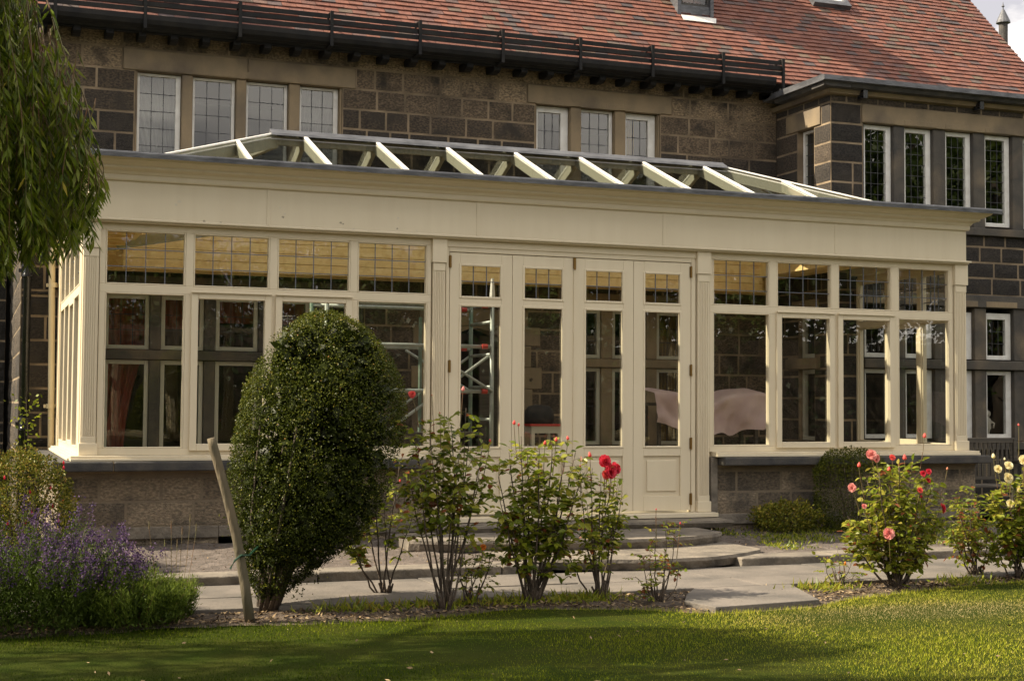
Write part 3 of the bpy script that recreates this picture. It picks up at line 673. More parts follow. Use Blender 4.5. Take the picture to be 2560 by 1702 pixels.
# entablature: fascia panels with joint covers, cornice mouldings
cb('fascia', [(XL+.05,XR-.05,-.085,.1,2.965,3.36)], bevel=.002)
cb('architrave', [(XL-.0,XR+.0,-.075,.08,2.931,2.962),(XL-.01,XR+.012,-.10,-.0851,2.945,2.966)], bevel=.005)
for xx in (1.40,3.415,5.40,7.42): cb('joint_cover', [(xx-.005,xx+.022,-.0905,-.0855,2.968,3.30)], bevel=.003)
for px, py, sz in ((448,504,.016),(440,512,.012),(510,553,.012),(552,557,.010),(708,543,.013),(712,535,.010),(852,557,.012),(858,560,.009),(884,572,.010),(1042,577,.010),(556,525,.008),(1283,550,.010),(700,520,.008),(995,545,.011),(993,572,.010),(610,560,.010)):
    dd_ = fw*3589.7 + rr*(px-1280) - uu*(py-851); pt = M.translation + dd_*((-.086-M.translation.y)/dd_.y)
    b = MB(); n_ = 9; b.face([(pt.x+sz*(1+.3*math.sin(k*2.3+px))*math.cos(k*.698), -.0862, pt.z+sz*.8*(1+.3*math.cos(k*3.1+py))*math.sin(k*.698)) for k in range(n_)]); build('filler_mark', b, 'filler' if px % 3 else 'filler_grey', cons, fix=False)
def cornice_ring(prof, m, name):
    """profile of (out, z) swept along the front and both sides with mitred corners"""
    b = MB(); pts = []
    n = len(prof)
    rings = []
    for (corner) in ('LB','LF','RF','RB'):
        ring = []
        for (o_, z_) in prof:
            if corner == 'LB': ring.append((XL+.05-o_, 3.27, z_))
            if corner == 'LF': ring.append((XL+.05-o_, -.085-o_, z_))
            if corner == 'RF': ring.append((XR-.05+o_, -.085-o_, z_))
            if corner == 'RB': ring.append((XR-.05+o_, 1.99, z_))
        rings.append(ring)
    for ring in rings: b.v += ring
    for k in range(3):
        for j in range(n): b.f.append((k*n+j,k*n+(j+1)%n,(k+1)*n+(j+1)%n,(k+1)*n+j)); b.t.append(.5)
    b.f.append(tuple(range(n))); b.f.append(tuple(3*n+j for j in range(n))); b.t += [.5]*2
    return build(name, b, m, cons)
cornice_ring([(0,3.296),(.022,3.296),(.03,3.31),(.03,3.345),(.04,3.352),(.05,3.372),(.075,3.385),(.10,3.392),(.108,3.402),(.108,3.415),(.14,3.428),(.165,3.444),(.185,3.452),(.20,3.47),(.212,3.475),(.212,3.497),(0,3.497)], 'cream', 'cornice')
cornice_ring([(.0,3.4975),(.245,3.4975),(.262,3.492),(.262,3.462),(.270,3.462),(.272,3.50),(.265,3.516),(.0,3.53),], 'lead', 'lead_edge')
cb('side_fascia', [(XL+.05,XL+.15,.101,3.27,2.965,3.34)], bevel=.002); cb('side_fascia', [(XR-.15,XR-.05,.101,1.98,2.965,3.34)], bevel=.002)
cb('side_architrave', [(XL-.045,XL+.05,.081,3.27,2.931,2.966)], bevel=.005); cb('side_architrave', [(XR-.05,XR+.03,.081,1.98,2.931,2.966)], bevel=.005)
# flat roof round the lantern (lead) and pine ceiling boards below
LX0, LX1, LY0, LY1 = .45, 8.25, .25, 2.85
def ring(name, z0, z1, m, x0=XL+.14, x1=8.98, yy0=.0, yy1=3.27):
    return cb(name, [(x0,x1,yy0,LY0,z0,z1),(x0,x1 if LY1 < 2 else 8.7,LY1,yy1,z0,z1),(x0,LX0,LY0,LY1,z0,z1),(LX1,8.70,LY0,LY1,z0,z1),(8.70,x1,LY0,1.98,z0,z1)], m, bevel=0)
ring('flat_roof', 3.46, 3.535, 'lead'); 
# pine ceiling: tongue and groove boards, with joists and lining of the lantern upstand
cbm = MB(); yy = .082
while yy < 3.25:
    y2 = min(yy+.098, 3.26)
    for (x0_, x1_) in ([(XL+.16, 8.70)] if (y2 <= LY0+.01 or yy >= LY1-.01) else [(XL+.16,LX0-.03),(LX1+.03,8.70)]):
        cbm.box(x0_,x1_,yy,y2-.006,3.0,3.02)
    yy += .1
ceil_ = build('ceiling', cbm, 'pine', cons)
cb('lantern_lining', [(LX0-.03,LX1+.03,LY0-.03,LY0,3.0,3.6),(LX0-.03,LX1+.03,LY1+.012,LY1+.03,2.80,3.6),(LX0-.03,LX0,LY0,LY1,3.0,3.6),(LX1,LX1+.03,LY0,LY1,3.0,3.6)], 'pine', bevel=0)
for k in range(7): cb('lining_board', [(LX0-.03,LX1+.03,LY1-.004,LY1+.011,2.80+k*.112,2.80+k*.112+.107)], 'pine', parent=ceil_, bevel=.003)
cb('beam', [(LX0-.1,LX1+.1,LY0-.1,LY0-.03,2.94,2.995),(XL+.16,8.7,3.18,3.28,2.80,2.995)], 'pine', bevel=.004)
for k in range(9):
    cb('joist', [(XL+.16,LX0-.1,.25+k*.33,.29+k*.33,2.94,2.998)], 'pine', bevel=.003)
cb('head_rail', [(XL+.16,8.98,.081,.13,2.93,2.99)], 'cream_in')
b = MB(); b.bar((XL+.18,2.9,2.98),(LX0+.9,.3,3.02),.07,.10); build('brace', b, 'cream_in', cons)
# lantern
RZ, RY, RX0, RX1, BZ = 4.095, 1.55, 1.79, 6.93, 3.56
lan_mb = MB()
for q in ((LX0-.03,LX1+.03,LY0-.05,LY0),(LX0-.03,LX1+.03,LY1,LY1+.05),(LX0-.05,LX0,LY0,LY1),(LX1,LX1+.05,LY0,LY1)): lan_mb.box(q[0],q[1],q[2],q[3],3.53,BZ+.01)
lan = build('roof_lantern', lan_mb, 'lead', cons)
A_, B_, C_, D_ = Vector((LX0,LY0,BZ)), Vector((LX1,LY0,BZ)), Vector((LX1,LY1,BZ)), Vector((LX0,LY1,BZ)); E_, F_ = Vector((RX0,RY,RZ)), Vector((RX1,RY,RZ))
b = MB()
for q in ((A_,B_,F_,E_),(B_,C_,F_),(C_,D_,E_,F_),(D_,A_,E_)): b.face([tuple(p+Vector((0,0,.02))) for p in q])
build('roof_glass', b, 'glass_roof', lan, fix=False)
def rafter(p, q, w_=.045, d_=.095):
    b = MB(); p = Vector(p); q = Vector(q); nn = Vector((0,0,1))
    b.bar(p-nn*(d_/2), q-nn*(d_/2), w_, d_); o = build('rafter', b, 'cream_in', lan, bevel=.004)
    b = MB(); b.bar(p+nn*.030, q+nn*.030, w_*.9, .018); build('rafter_cap', b, 'white', o, bevel=.004)
for xx in (2.08,2.845,3.61,4.384,5.148,5.922,6.686):
    rafter((xx,LY0,BZ),(xx,RY,RZ)); rafter((xx,LY1,BZ),(xx,RY,RZ))
for xx, s_ in ((1.32,-1),(7.46,1)):
    t = (xx-LX0)/(RX0-LX0) if s_ < 0 else (LX1-xx)/(LX1-RX1)
    for (ya) in (LY0, LY1): rafter((xx,ya,BZ),(xx,ya+(RY-ya)*t,BZ+(RZ-BZ)*t))
for (p, q) in ((A_,E_),(B_,F_),(C_,F_),(D_,E_)): rafter(p, q, .06, .12)
for ex, rx in ((LX0,RX0),(LX1,RX1)):
    rafter((ex,RY,BZ),(rx,RY,RZ)); 
    for yq in (.9, 2.2):
        t = (yq-LY0)/(RY-LY0) if yq < RY else (LY1-yq)/(LY1-RY); rafter((ex,yq,BZ),(ex+(rx-ex)*t,yq,BZ+(RZ-BZ)*t))
b = MB(); b.box(RX0,RX1,RY-.025,RY+.025,RZ-.09,RZ-.01); build('ridge_beam', b, 'cream_in', lan)
b = MB(); b.prism([(RY-.12,RZ-.01),(RY-.10,RZ+.015),(RY-.03,RZ+.05),(RY,RZ+.07),(RY+.03,RZ+.05),(RY+.10,RZ+.015),(RY+.12,RZ-.01),(RY,RZ+.03)], 'x', RX0-.06, RX1+.06); build('ridge_capping', b, 'lead', lan)
# floor and cream downpipe
cb('floor', [(XL+.1,WX,.12,3.29,.2,.24),(WX,9.1,.12,2.0,.2,.24)], 'floor', bevel=0)
dp = MB(); dp.tube([(-.262,3.17,.78),(-.262,3.17,.93),(-.29,3.17,2.9),(-.26,3.15,3.1)], .034, 12); p = build('downpipe', dp, 'pipe_cream', cons, smooth=True)
b = MB()
for zz in (1.31,2.61): b.box(-.34,-.21,3.19,3.24,zz-.018,zz+.018); b.lathe((-.275,3.17,zz),[(.036,-.025),(.044,-.025),(.044,.025),(.036,.025)],12)
build('pipe_bracket', b, 'pipe_cream', p)

# ================================================================== INTERIORS: curtains, scaffold, sheet, table
def curtain(x0, x1, y, z0, z1, m, label, waves=7, amp=.03, gather=0, side_=1, group=None):
    b = MB(); n = waves*8; k = 14
    for j in range(k+1):
        t = j/k; z = z1+(z0-z1)*t
        g_ = 1 - gather*math.sin(min(t*1.25,1)*math.pi/2)
        for i in range(n+1):
            s_ = i/n; xx = (x0 + (x1-x0)*s_*g_) if side_ > 0 else (x1 - (x1-x0)*(1-s_)*g_)
            b.v.append((xx, y + amp*math.sin(s_*waves*2*math.pi + .6*math.sin(t*3)), z))
    for j in range(k):
        for i in range(n): q = j*(n+1)+i; b.f.append((q,q+1,q+n+2,q+n+1)); b.t.append(.5)
    o = build('curtain', b, m, None, fix=False, smooth=True); o.location = (0,0,0); return tag(o, label, 'curtain', group)
curtain(.28,1.08,3.72,3.3,5.1,'net','pale net curtain in the leftmost upper window above the conservatory',10,.02,.45,-1)
curtain(2.45,2.95,3.72,3.3,5.1,'net','pale net curtain in the fourth upper window from the left',8,.02,.1)
curtain(5.30,5.60,3.66,3.7,5.1,'net','pale curtain in the leftmost of the three upper middle windows',4,.02)
curtain(6.60,6.86,3.66,3.7,5.1,'gold_curtain','gold curtain in the rightmost of the three upper middle windows',4,.025)
curtain(.22,.72,3.68,.5,1.86,'red_curtain','red curtain gathered behind the lower left window inside the conservatory',6,.03,.35,1)
curtain(.20,.80,3.70,1.90,2.6,'red_curtain','red curtain behind the small upper panes at the far left of the conservatory',7,.03)
curtain(.9,1.4,3.75,2.2,2.6,'red_curtain','short red blind in the second window from the left inside the conservatory',5,.02)
curtain(1.5,2.6,3.75,2.28,2.6,'red_curtain','wide short red blind behind the house windows at the left of the conservatory',9,.02)
curtain(6.98,7.5,3.66,.9,2.6,'gold_curtain','gold striped curtain in the house window behind the fourth door leaf',7,.025)
curtain(5.80,6.12,3.66,1.9,2.6,'gold_curtain','gold curtain tied back in the house window behind the third door leaf',4,.025,.5,1)
# scaffold tower
scf = empty('scaffold_tower', (3.6,1.9,.24), 'green and silver scaffold tower standing behind the doors inside the conservatory', 'scaffold')
SX = (2.35, 4.17); SY = (1.55, 2.25)
for i, xx in enumerate(SX):
    for j, yy in enumerate(SY):
        b = MB(); b.tube([(xx,yy,.28),(xx,yy,2.50)],.024,10); build('post', b, 'green_paint' if j else 'alu', scf, smooth=True)
        b = MB(); b.lathe((xx,yy,.24),[(.05,0),(.05,.02),(.02,.03),(.02,.05)],10); build('castor', b, 'red_plastic', scf)
for xx in SX:
    for zz in (.5,.85,1.2,1.55,1.9,2.25):
        b = MB(); b.tube([(xx,SY[0],zz),(xx,SY[1],zz)],.018,8); build('rung', b, 'alu', scf, smooth=True)
for yy in SY:
    for zz in (.55,1.50,1.98,2.42):
        b = MB(); b.tube([(SX[0],yy,zz),(SX[1],yy,zz)],.022,8); r_ = build('rail', b, 'alu', scf, smooth=True)
        b = MB(); b.tube([(SX[1]-.12,yy-.02,zz),(SX[1]-.06,yy-.02,zz)],.027,8); build('clip', b, 'red_plastic', r_)
    b = MB(); b.tube([(SX[0],yy+.03,.6),(SX[1],yy+.03,1.9)],.016,8); build('brace', b, 'alu', scf); b = MB(); b.tube([(3.4,yy-.03,1.95),(SX[1],yy-.03,1.5)],.016,8); build('brace', b, 'alu', scf)
b = MB(); b.tube([(3.47,1.9,.28),(3.47,1.9,2.3)],.02,8); build('post', b, 'green_paint', scf)
b = MB(); b.tube([(4.17,1.55,2.5),(4.17,1.55,2.53),(4.17,1.55,2.72)],[.028,.03,.016],8); build('spigot', b, 'white', scf)
b = MB(); b.box(2.4,4.1,1.6,2.2,1.02,1.06); build('platform', b, 'bench', scf)
# dust sheet over furniture
sh = MB(); nx, nz = 40, 16
for j in range(nz+1):
    t = j/nz
    for i in range(nx+1):
        s_ = i/nx; xx = 6.36+1.67*s_
        topz = 1.47 + .05*math.sin(s_*9+1) + .06*noise.noise(Vector((s_*5,2,0)))
        botz = 1.17 - .17*math.sin(s_*math.pi)*(1-.3*s_) + .05*noise.noise(Vector((s_*9,7,0)))
        z = topz + (botz-topz)*max(0,(t-.25)/.75); y = 2.35 - .40*min(1,(t/.25)) - .05*t + .07*math.sin(s_*17+5*t+2*math.sin(t*4))*t + .05*noise.noise(Vector((s_*12,t*4,3)))
        if t < .25: z = topz + .06*(1-t/.25)
        sh.v.append((xx, y+.1, z))
for j in range(nz):
    for i in range(nx): q = j*(nx+1)+i; sh.f.append((q,q+1,q+nx+2,q+nx+1)); sh.t.append(.5)
o = build('dust_sheet', sh, 'sheet', None, fix=False, smooth=True); tag(o, 'crumpled lilac dust sheet draped over furniture at the right inside the conservatory', 'dust sheet')
tb = empty('trestle_table', (7.1,2.3,.24), 'plain wooden trestle table under the lilac dust sheet', 'table')
b = MB(); b.box(6.35,7.95,2.15,2.6,1.36,1.395); build('top', b, 'bench', tb)
for xx in (6.5,7.8):
    for yy in (2.2,2.55): b = MB(); b.bar((xx,yy,.24),(xx,yy,1.36),.04,.04,(0,1,0)); build('leg', b, 'bench', tb)
# small table with black bag seen behind the second door leaf
tb = empty('side_table', (5.0,2.3,.24), 'small pale table with a red edge behind the second door leaf', 'table')
b = MB(); b.box(4.84,5.24,2.1,2.5,1.12,1.145); build('top', b, 'red_plastic', tb); b = MB(); b.box(4.86,5.22,2.12,2.48,1.04,1.12); build('apron', b, 'cream_in', tb)
for xx in (4.88,5.2):
    for yy in (2.14,2.46): b = MB(); b.bar((xx,yy,.24),(xx,yy,1.04),.04,.04,(0,1,0)); build('leg', b, 'cream_in', tb)
bg_ = MB(); bg_.lathe((5.02,2.3,1.146),[(0,0),(.16,.0),(.175,.06),(.165,.15),(.12,.20),(.04,.215),(0,.215)],14)
o = build('bag', bg_, 'black_cloth', None, smooth=True); tag(o, 'soft black bag lying on the small table behind the second door leaf', 'bag')
# ceramic cherub in the right window
fg = empty('figurine', (11.30,2.36,.985), 'small pale cherub figurine on the window sill at the right edge', 'figurine')
b = MB(); b.lathe((11.30,2.30,.975),[(0,0),(.05,0),(.055,.02),(.03,.035),(.025,.07),(.035,.10),(.05,.13),(.045,.17),(.055,.21),(.04,.245),(.02,.26),(.03,.275),(.042,.30),(.038,.335),(.015,.355),(0,.357)],14); build('body', b, 'stone_figure', fg, smooth=True)
b = MB(); b.tube([(11.27,2.29,1.19),(11.22,2.27,1.23),(11.25,2.26,1.29)],[.018,.015,.011],8); b.tube([(11.33,2.29,1.19),(11.38,2.27,1.16),(11.36,2.26,1.10)],[.018,.015,.011],8); build('arm', b, 'stone_figure', fg, smooth=True)
o = MB(); o.box(11.0,11.6,2.2,2.5,.935,.9745); o = build('window_board', o, 'white', house)

# ================================================================== GROUND
def struct(name, b, m, **k): return tag(build(name, b, m, None, **k), name.replace('_',' '), None, None, 'structure')
LAWN_E = [(-9,-3.95),(-.89,-3.94),(.24,-3.83),(1.55,-3.99),(2.49,-3.72),(3.34,-4.06),(3.62,-4.34),(4.52,-4.25),(4.9,-3.98),(5.77,-3.74),(7.0,-3.46),(9,-3.45),(16,-3.4)]
def lawn_y(x): return np.interp(x, [p[0] for p in LAWN_E], [p[1] for p in LAWN_E])
g = MB(); g.face([(-120,-120,-.075),(120,-120,-.075),(120,120,-.075),(-120,120,-.075)]); o = build('ground', g, 'turf', None); tag(o, None, None, None, 'structure')
lw = MB(); xs = np.linspace(-9,16,101)
nyl = 30
for j in range(nyl+1):
    for x in xs:
        ye = float(lawn_y(x)); y = ye + (-14-ye)*(j/nyl)**1.5; lw.v.append((x, y, -.04 + .012*noise.noise(Vector((x*.9,y*.9,0))) - (.02 if j == 0 else 0)))
for j in range(nyl):
    for i in range(100): q = j*101+i; lw.f.append((q,q+1,q+102,q+101)); lw.t.append(.5)
o = build('lawn', lw, 'turf', None, smooth=True); tag(o, None, None, None, 'structure')
# flower bed and terrace bed
def patch(name, x0, x1, yf0, yf1, zf, m, nx=160, ny=14, amp=.014):
    b = MB()
    for j in range(ny+1):
        for i in range(nx+1):
            x = x0+(x1-x0)*i/nx; a, c_ = yf0(x), yf1(x); y = a+(c_-a)*j/ny
            b.v.append((x,y,zf(x,y,j/ny)+amp*noise.noise(Vector((x*6,y*6,1)))+amp*.7*noise.noise(Vector((x*19,y*19,4)))))
    for j in range(ny):
        for i in range(nx): q = j*(nx+1)+i; b.f.append((q,q+1,q+nx+2,q+nx+1)); b.t.append(.5)
    o = build(name, b, m, None, smooth=True); tag(o, None, None, None, 'structure'); return o
patch('flower_bed', -9, 16, lambda x: float(lawn_y(x))-.03, lambda x: -3.33, lambda x,y,t: -.045+.02*math.sin(t*math.pi), 'soil', 300)
patch('terrace_bed', -4, 16, lambda x: -1.87, lambda x: .02, lambda x,y,t: .055+.05*t, 'soil2', 260, 24)
# path of flagstones
pb_ = MB(); x = -5.0
rdp = random.Random(5)
rows_y = [(-3.38,-2.86),(-2.85,-2.17)]
for (ya, yb2) in rows_y:
    x = -5.0 + rdp.uniform(0,.4)
    while x < 16:
        w_ = rdp.uniform(.6,1.25); dz = rdp.uniform(-.004,.004); e = .004
        pb_.box(x+e,x+w_-e,ya+e+(rdp.uniform(-.04,.02) if ya < -3 else 0),yb2-e,-.06,.0+dz); x += w_
o = build('path', pb_, 'flag', None, bevel=.006); tag(o, None, None, None, 'structure')
pb_ = MB(); pb_.v = [(3.78,-3.69,0),(4.0,-3.39,0),(4.83,-3.39,0),(4.55,-4.23,0),(3.66,-4.34,0),(3.6,-4.0,0)]; pb_.v += [(a,b_,-.07) for a,b_,_ in pb_.v]
pb_.f = [(0,1,2,3,4,5),(6,11,10,9,8,7)]+[(i,(i+1)%6,(i+1)%6+6,i+6) for i in range(6)]; pb_.t = [.5]*8
o = build('slab', pb_, 'flag', None, bevel=.006); tag(o, 'single worn flagstone joining the path to the lawn between the rose beds', 'paving slab')
kb = MB(); x = -5.0
while x < 16:
    w_ = rdp.uniform(.7,1.5)
    for xa_, xb2_ in ((x+.004,min(x+w_-.004,3.25)),(max(x+.004,5.10),x+w_-.004)):
      if xb2_-xa_ > .05 and not (xa_ > 3 and xb2_ < 5.2): kb.box(xa_,xb2_,-2.175+rdp.uniform(-.006,.006),-1.86,-.06,.068+rdp.uniform(-.004,.004))
    x += w_
o = build('kerb', kb, 'step', None, bevel=.012); tag(o, None, None, None, 'structure')
# stone steps
stp = empty('stone_steps', (4.3,-1.3,0), 'three shallow worn stone steps curving out below the folding doors', 'steps')
def step_mb(x0, x1, yb2, edge, z0, z1, seed):
    rd = random.Random(seed); b = MB(); n = 40; 
    tops, bots = [], []
    for i in range(n+1):
        s_ = i/n; x = x0+(x1-x0)*s_; y = edge(s_) + .012*noise.noise(Vector((x*7,seed,0)))
        tops.append((x,y,z1+.004*noise.noise(Vector((x*3,seed,5))))); bots.append((x,y+.03+.02*noise.noise(Vector((x*9,seed,9))),z0))
    for i in range(n):
        a, c_ = tops[i], tops[i+1]; d_, e_ = bots[i], bots[i+1]
        b.face([a,c_,(c_[0],yb2,z1),(a[0],yb2,z1)]); 
        m1 = (a[0],a[1]-.006,(a[2]*.7+d_[2]*.3)); m2 = (c_[0],c_[1]-.006,(c_[2]*.7+e_[2]*.3))
        b.face([a,m1,m2,c_]); b.face([m1,d_,e_,m2])
    a, d_ = tops[0], bots[0]; b.face([a,(a[0],yb2,z1),(a[0],yb2,z0),d_]); a, d_ = tops[-1], bots[-1]; b.face([a,d_,(a[0],yb2,z0),(a[0],yb2,z1)])
    return b
def arcf(y_end, y_mid, skew=.5):
    def f(s_):
        t = s_/skew if s_ < skew else (1-s_)/(1-skew); return y_end+(y_mid-y_end)*math.sin(max(0,min(1,t))*math.pi/2)**.75
    return f
build('step', step_mb(2.95,5.97,.1,lambda s_: -.50,.17,.24,1), 'step', stp); build('step', step_mb(2.5,5.56,-.3,arcf(-1.0,-1.43,.68),.085,.178,2), 'step', stp)
build('step', step_mb(3.1,5.55,-1.0,arcf(-1.72,-2.26,.52),.0,.09,3), 'step', stp)
cb('plinth_return', [(5.975,6.05,-.04,.1,.24,.84)], 'step', bevel=.01)
# mulch / litter chips
def chips(name, n, xr, yf, zf, size, label=None, tr=(0,1), skip=None):
    x = rng.uniform(*xr, n); y0_, y1_ = yf; lo_ = lawn_y(x)+.0 if y0_ is None else np.full(n, y0_); y = lo_ + (y1_-lo_)*rng.random(n)
    z = zf(x,y); P = np.stack([x,y,z+.004],1); Dd = rdir(n); Dd[:,2] *= .25; Nn = np.tile([0,0,1.],(n,1))+rng.normal(size=(n,3))*.35
    ln = rng.uniform(size*.5,size*2.2,n); Q = leaves(P,Dd,Nn,ln,ln*rng.uniform(.15,.6,n))
    o = build_np(name, Q, 4, rng.uniform(*tr,n)**1.3, 'litter'); tag(o, None, None, None, 'stuff'); return o
chips('mulch', 16000, (-1,9), (None,-3.34), lambda x,y: -.03+0*x, .022)
chips('leaf_litter', 4500, (-.4,9.5), (-1.85,-.05), lambda x,y: .07+(y+1.87)*.025, .014, tr=(.1,.9))
chips('fallen_leaves', 300, (-1,10), (-8.5,-4.3), lambda x,y: -.012+0*x, .022, tr=(.45,.95))

# grass blades on the lawn
n = 330000
x = rng.uniform(-1.6, 11, n); tt_ = rng.random(n)**1.0; ye = lawn_y(x)-.02; y = ye - tt_*5.6
ok = (x < (y+13)*.84-1.0+.3); x, y = x[ok], y[ok]; n = len(x)
P = np.stack([x,y,np.full(n,-.045)],1); hgt = rng.uniform(.012,.024,n)*(1+.2*np.sin(x*3.1)*np.sin(y*2.3+1)); edge_ = (ye[ok]-y) < .12; hgt[edge_] *= 1.7
lean = rng.normal(size=(n,2))*.45
Dd = np.stack([lean[:,0],lean[:,1],np.ones(n)],1); Dd = unit(Dd)*hgt[:,None]
S = rdir(n); S[:,2] = 0; S = unit(S)*rng.uniform(.0014,.0028,n)[:,None]
V = np.stack([P-S, P+S, P+Dd],1)
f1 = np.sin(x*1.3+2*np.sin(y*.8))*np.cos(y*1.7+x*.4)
dry_lit = np.exp(-(((x-5.0)/1.2)**2+((y+4.75)/.35)**2))*.55 + np.clip((x-4)/8,0,1)*.16 + np.exp(-(((x-5.4)/1.0)**2+((y+6.9)/.5)**2))*.45  # parched patches, plus a rightward lift painted in for sunlit grass
tone = np.clip(.17+.06*f1+rng.normal(size=n)*.09+np.clip((x-.6)/3,0,1)*.34+dry_lit,0,1)  # darker left, lighter right: tree shade and sunlight put into the blade colour
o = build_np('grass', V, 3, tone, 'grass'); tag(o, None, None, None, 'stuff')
# weeds / tufts on terrace bed at right and along bed
n = 11000; x = rng.uniform(5.8,9.6,n); y = rng.uniform(-1.75,-.1,n); d_ = np.sin(x*4+1)*np.sin(y*5)+rng.normal(size=n)*.5 > .15; x, y = x[d_], y[d_]; n = len(x)
P = np.stack([x,y,.065+(y+1.87)*.026],1); Dd = rdir(n); Dd[:,2] = np.abs(Dd[:,2])+.3; Q = leaves(P,Dd,rdir(n),rng.uniform(.02,.06,n),rng.uniform(.006,.02,n))
o = build_np('weeds', Q, 4, rng.uniform(0,.8,n), 'leaf_rose'); tag(o, None, None, None, 'stuff')
n = 1500; cx_ = rng.choice([1.35,2.4,2.95,3.05,1.9,5.0,6.3], n); x = cx_+rng.normal(size=n)*.16; y = -3.55+rng.normal(size=n)*.09
P = np.stack([x,y,np.full(n,-.03)],1); Dd = rdir(n); Dd[:,2] = np.abs(Dd[:,2])+.25; Q = leaves(P,Dd,rdir(n),rng.uniform(.03,.11,n),rng.uniform(.006,.018,n))
o = build_np('bed_weeds', Q, 4, rng.uniform(.2,.9,n), 'leaf_rose'); tag(o, None, None, None, 'stuff')

# ================================================================== PLANTS
def noise_arr(P, s): return np.array([noise.noise(Vector(p)*s) for p in P])
# --- topiary: clipped egg on bare stems
top_c = (.78,-3.36,-.03)
topi = empty('topiary_bush', top_c, 'tall egg-shaped clipped bush with small glossy leaves, leaning against the wooden stake', 'bush')
def at0(px, py, y):      # pixel of the photograph -> world point on the plane y, used only to read off sizes
    d = fw*3589.7 + rr*(px-1280) - uu*(py-851); return M.translation + d*((y-M.translation.y)/d.y)
prof_l = []
for (py, pl, pr) in ((1500,640,700),(1460,622,745),(1408,598,812),(1342,578,905),(1276,566,955),(1178,562,990),(1100,572,1008),(1013,597,1013),(950,616,1004),(915,632,993),(849,675,950),(815,712,910),(797,745,878),(783,780,840)):
    a_, b_ = at0(pl+8,py,-3.36), at0(pr-8,py,-3.36); prof_l.append(((a_.z+b_.z)/2, a_.x, b_.x))
zz_ = np.array([p[0] for p in prof_l]); xl_ = np.array([p[1] for p in prof_l]); xr_ = np.array([p[2] for p in prof_l])
n = 88000; z = rng.choice(np.linspace(prof_l[0][0],prof_l[-1][0],450), n) + rng.uniform(-.003,.003,n)
th = rng.uniform(0,2*np.pi,n); cxx = (np.interp(z,zz_,xl_)+np.interp(z,zz_,xr_))/2; rad = (np.interp(z,zz_,xr_)-np.interp(z,zz_,xl_))/2
dx, dy = np.cos(th), np.sin(th)
P = np.stack([cxx+dx*rad, -3.36+dy*rad*.95, z],1)
nb = noise_arr(P, 5.5)*.05 + noise_arr(P, 14)*.035
dens = noise_arr(P, 3.2)
fr = 1 - np.abs(rng.normal(size=n))*.075 + nb
P = np.stack([cxx+dx*rad*fr, -3.36+dy*rad*.95*fr, z+rng.normal(size=n)*.012],1)
keep = (rng.random(n) < np.clip(.75+dens*1.3,.15,1)) & (rng.random(n) < np.interp(z,[.04,.2,.36],[.3,.75,1]))
P = P[keep]; z = z[keep]; fr = fr[keep]; dx = dx[keep]; dy = dy[keep]; n = len(P)
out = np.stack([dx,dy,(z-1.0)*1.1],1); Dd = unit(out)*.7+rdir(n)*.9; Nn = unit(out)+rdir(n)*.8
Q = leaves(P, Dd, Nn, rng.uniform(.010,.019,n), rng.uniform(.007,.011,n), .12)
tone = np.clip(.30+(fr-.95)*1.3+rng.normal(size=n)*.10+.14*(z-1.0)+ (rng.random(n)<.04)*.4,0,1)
# loose lower twigs
n2 = 1800; zc = rng.uniform(.06,.62,n2); a = rng.uniform(0,2*np.pi,n2); rr2 = rng.uniform(.1,.55,n2)*np.interp(zc,[.06,.3,.62],[.35,.7,1]); P2 = np.stack([.84+np.cos(a)*rr2+.15*zc+.05,-3.38+np.sin(a)*rr2*.9,zc],1)
cl = noise_arr(P2, 9); P2 = P2[cl > .08]; n2 = len(P2); Q2 = leaves(P2, rdir(n2), rdir(n2), rng.uniform(.014,.026,n2), rng.uniform(.009,.014,n2), .1)
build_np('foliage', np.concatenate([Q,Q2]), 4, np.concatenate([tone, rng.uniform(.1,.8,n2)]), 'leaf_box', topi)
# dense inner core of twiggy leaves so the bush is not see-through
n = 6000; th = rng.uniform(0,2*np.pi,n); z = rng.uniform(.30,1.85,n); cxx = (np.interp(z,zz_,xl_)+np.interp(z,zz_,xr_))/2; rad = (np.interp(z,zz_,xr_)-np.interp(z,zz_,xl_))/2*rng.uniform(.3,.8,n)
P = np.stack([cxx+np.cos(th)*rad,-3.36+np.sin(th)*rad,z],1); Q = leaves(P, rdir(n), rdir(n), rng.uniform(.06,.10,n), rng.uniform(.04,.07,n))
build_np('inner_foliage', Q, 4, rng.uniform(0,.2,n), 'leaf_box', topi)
b = MB()
for k in range(13):
    a = k*2.4; r1 = .10+.35*((k*7)%10)/10; b.tube([(.80+.05*math.cos(a),-3.36+.05*math.sin(a),-.06),(.86+.10*math.cos(a),-3.36+.10*math.sin(a),.22),(.98+.8*r1*math.cos(a),-3.36+.8*r1*math.sin(a),.58),(1.1+r1*math.cos(a),-3.36+r1*math.sin(a),1.2)],[.022,.016,.011,.007],6)
build('trunk', b, 'stem', topi, smooth=True)
# --- wooden stake
stk = empty('wooden_stake', (.61,-3.77,-.04), 'weathered round wooden stake leaning left of the clipped bush', 'stake')
b = MB(); b.tube([(.615,-3.80,-.08),(.575,-3.79,.2),(.52,-3.78,.5),(.445,-3.77,.8),(.365,-3.76,1.08),(.352,-3.76,1.13)],[.034,.032,.031,.030,.030,.027],12); build('pole', b, 'stake', stk, smooth=True)
b = MB(); b.tube([(.54,-3.83,.39),(.60,-3.79,.385),(.64,-3.70,.40),(.72,-3.55,.43)],[.008]*4,6); b.tube([(.54,-3.83,.39),(.50,-3.84,.36),(.47,-3.85,.31)],[.007]*3,6); build('tie', b, 'tie', stk)

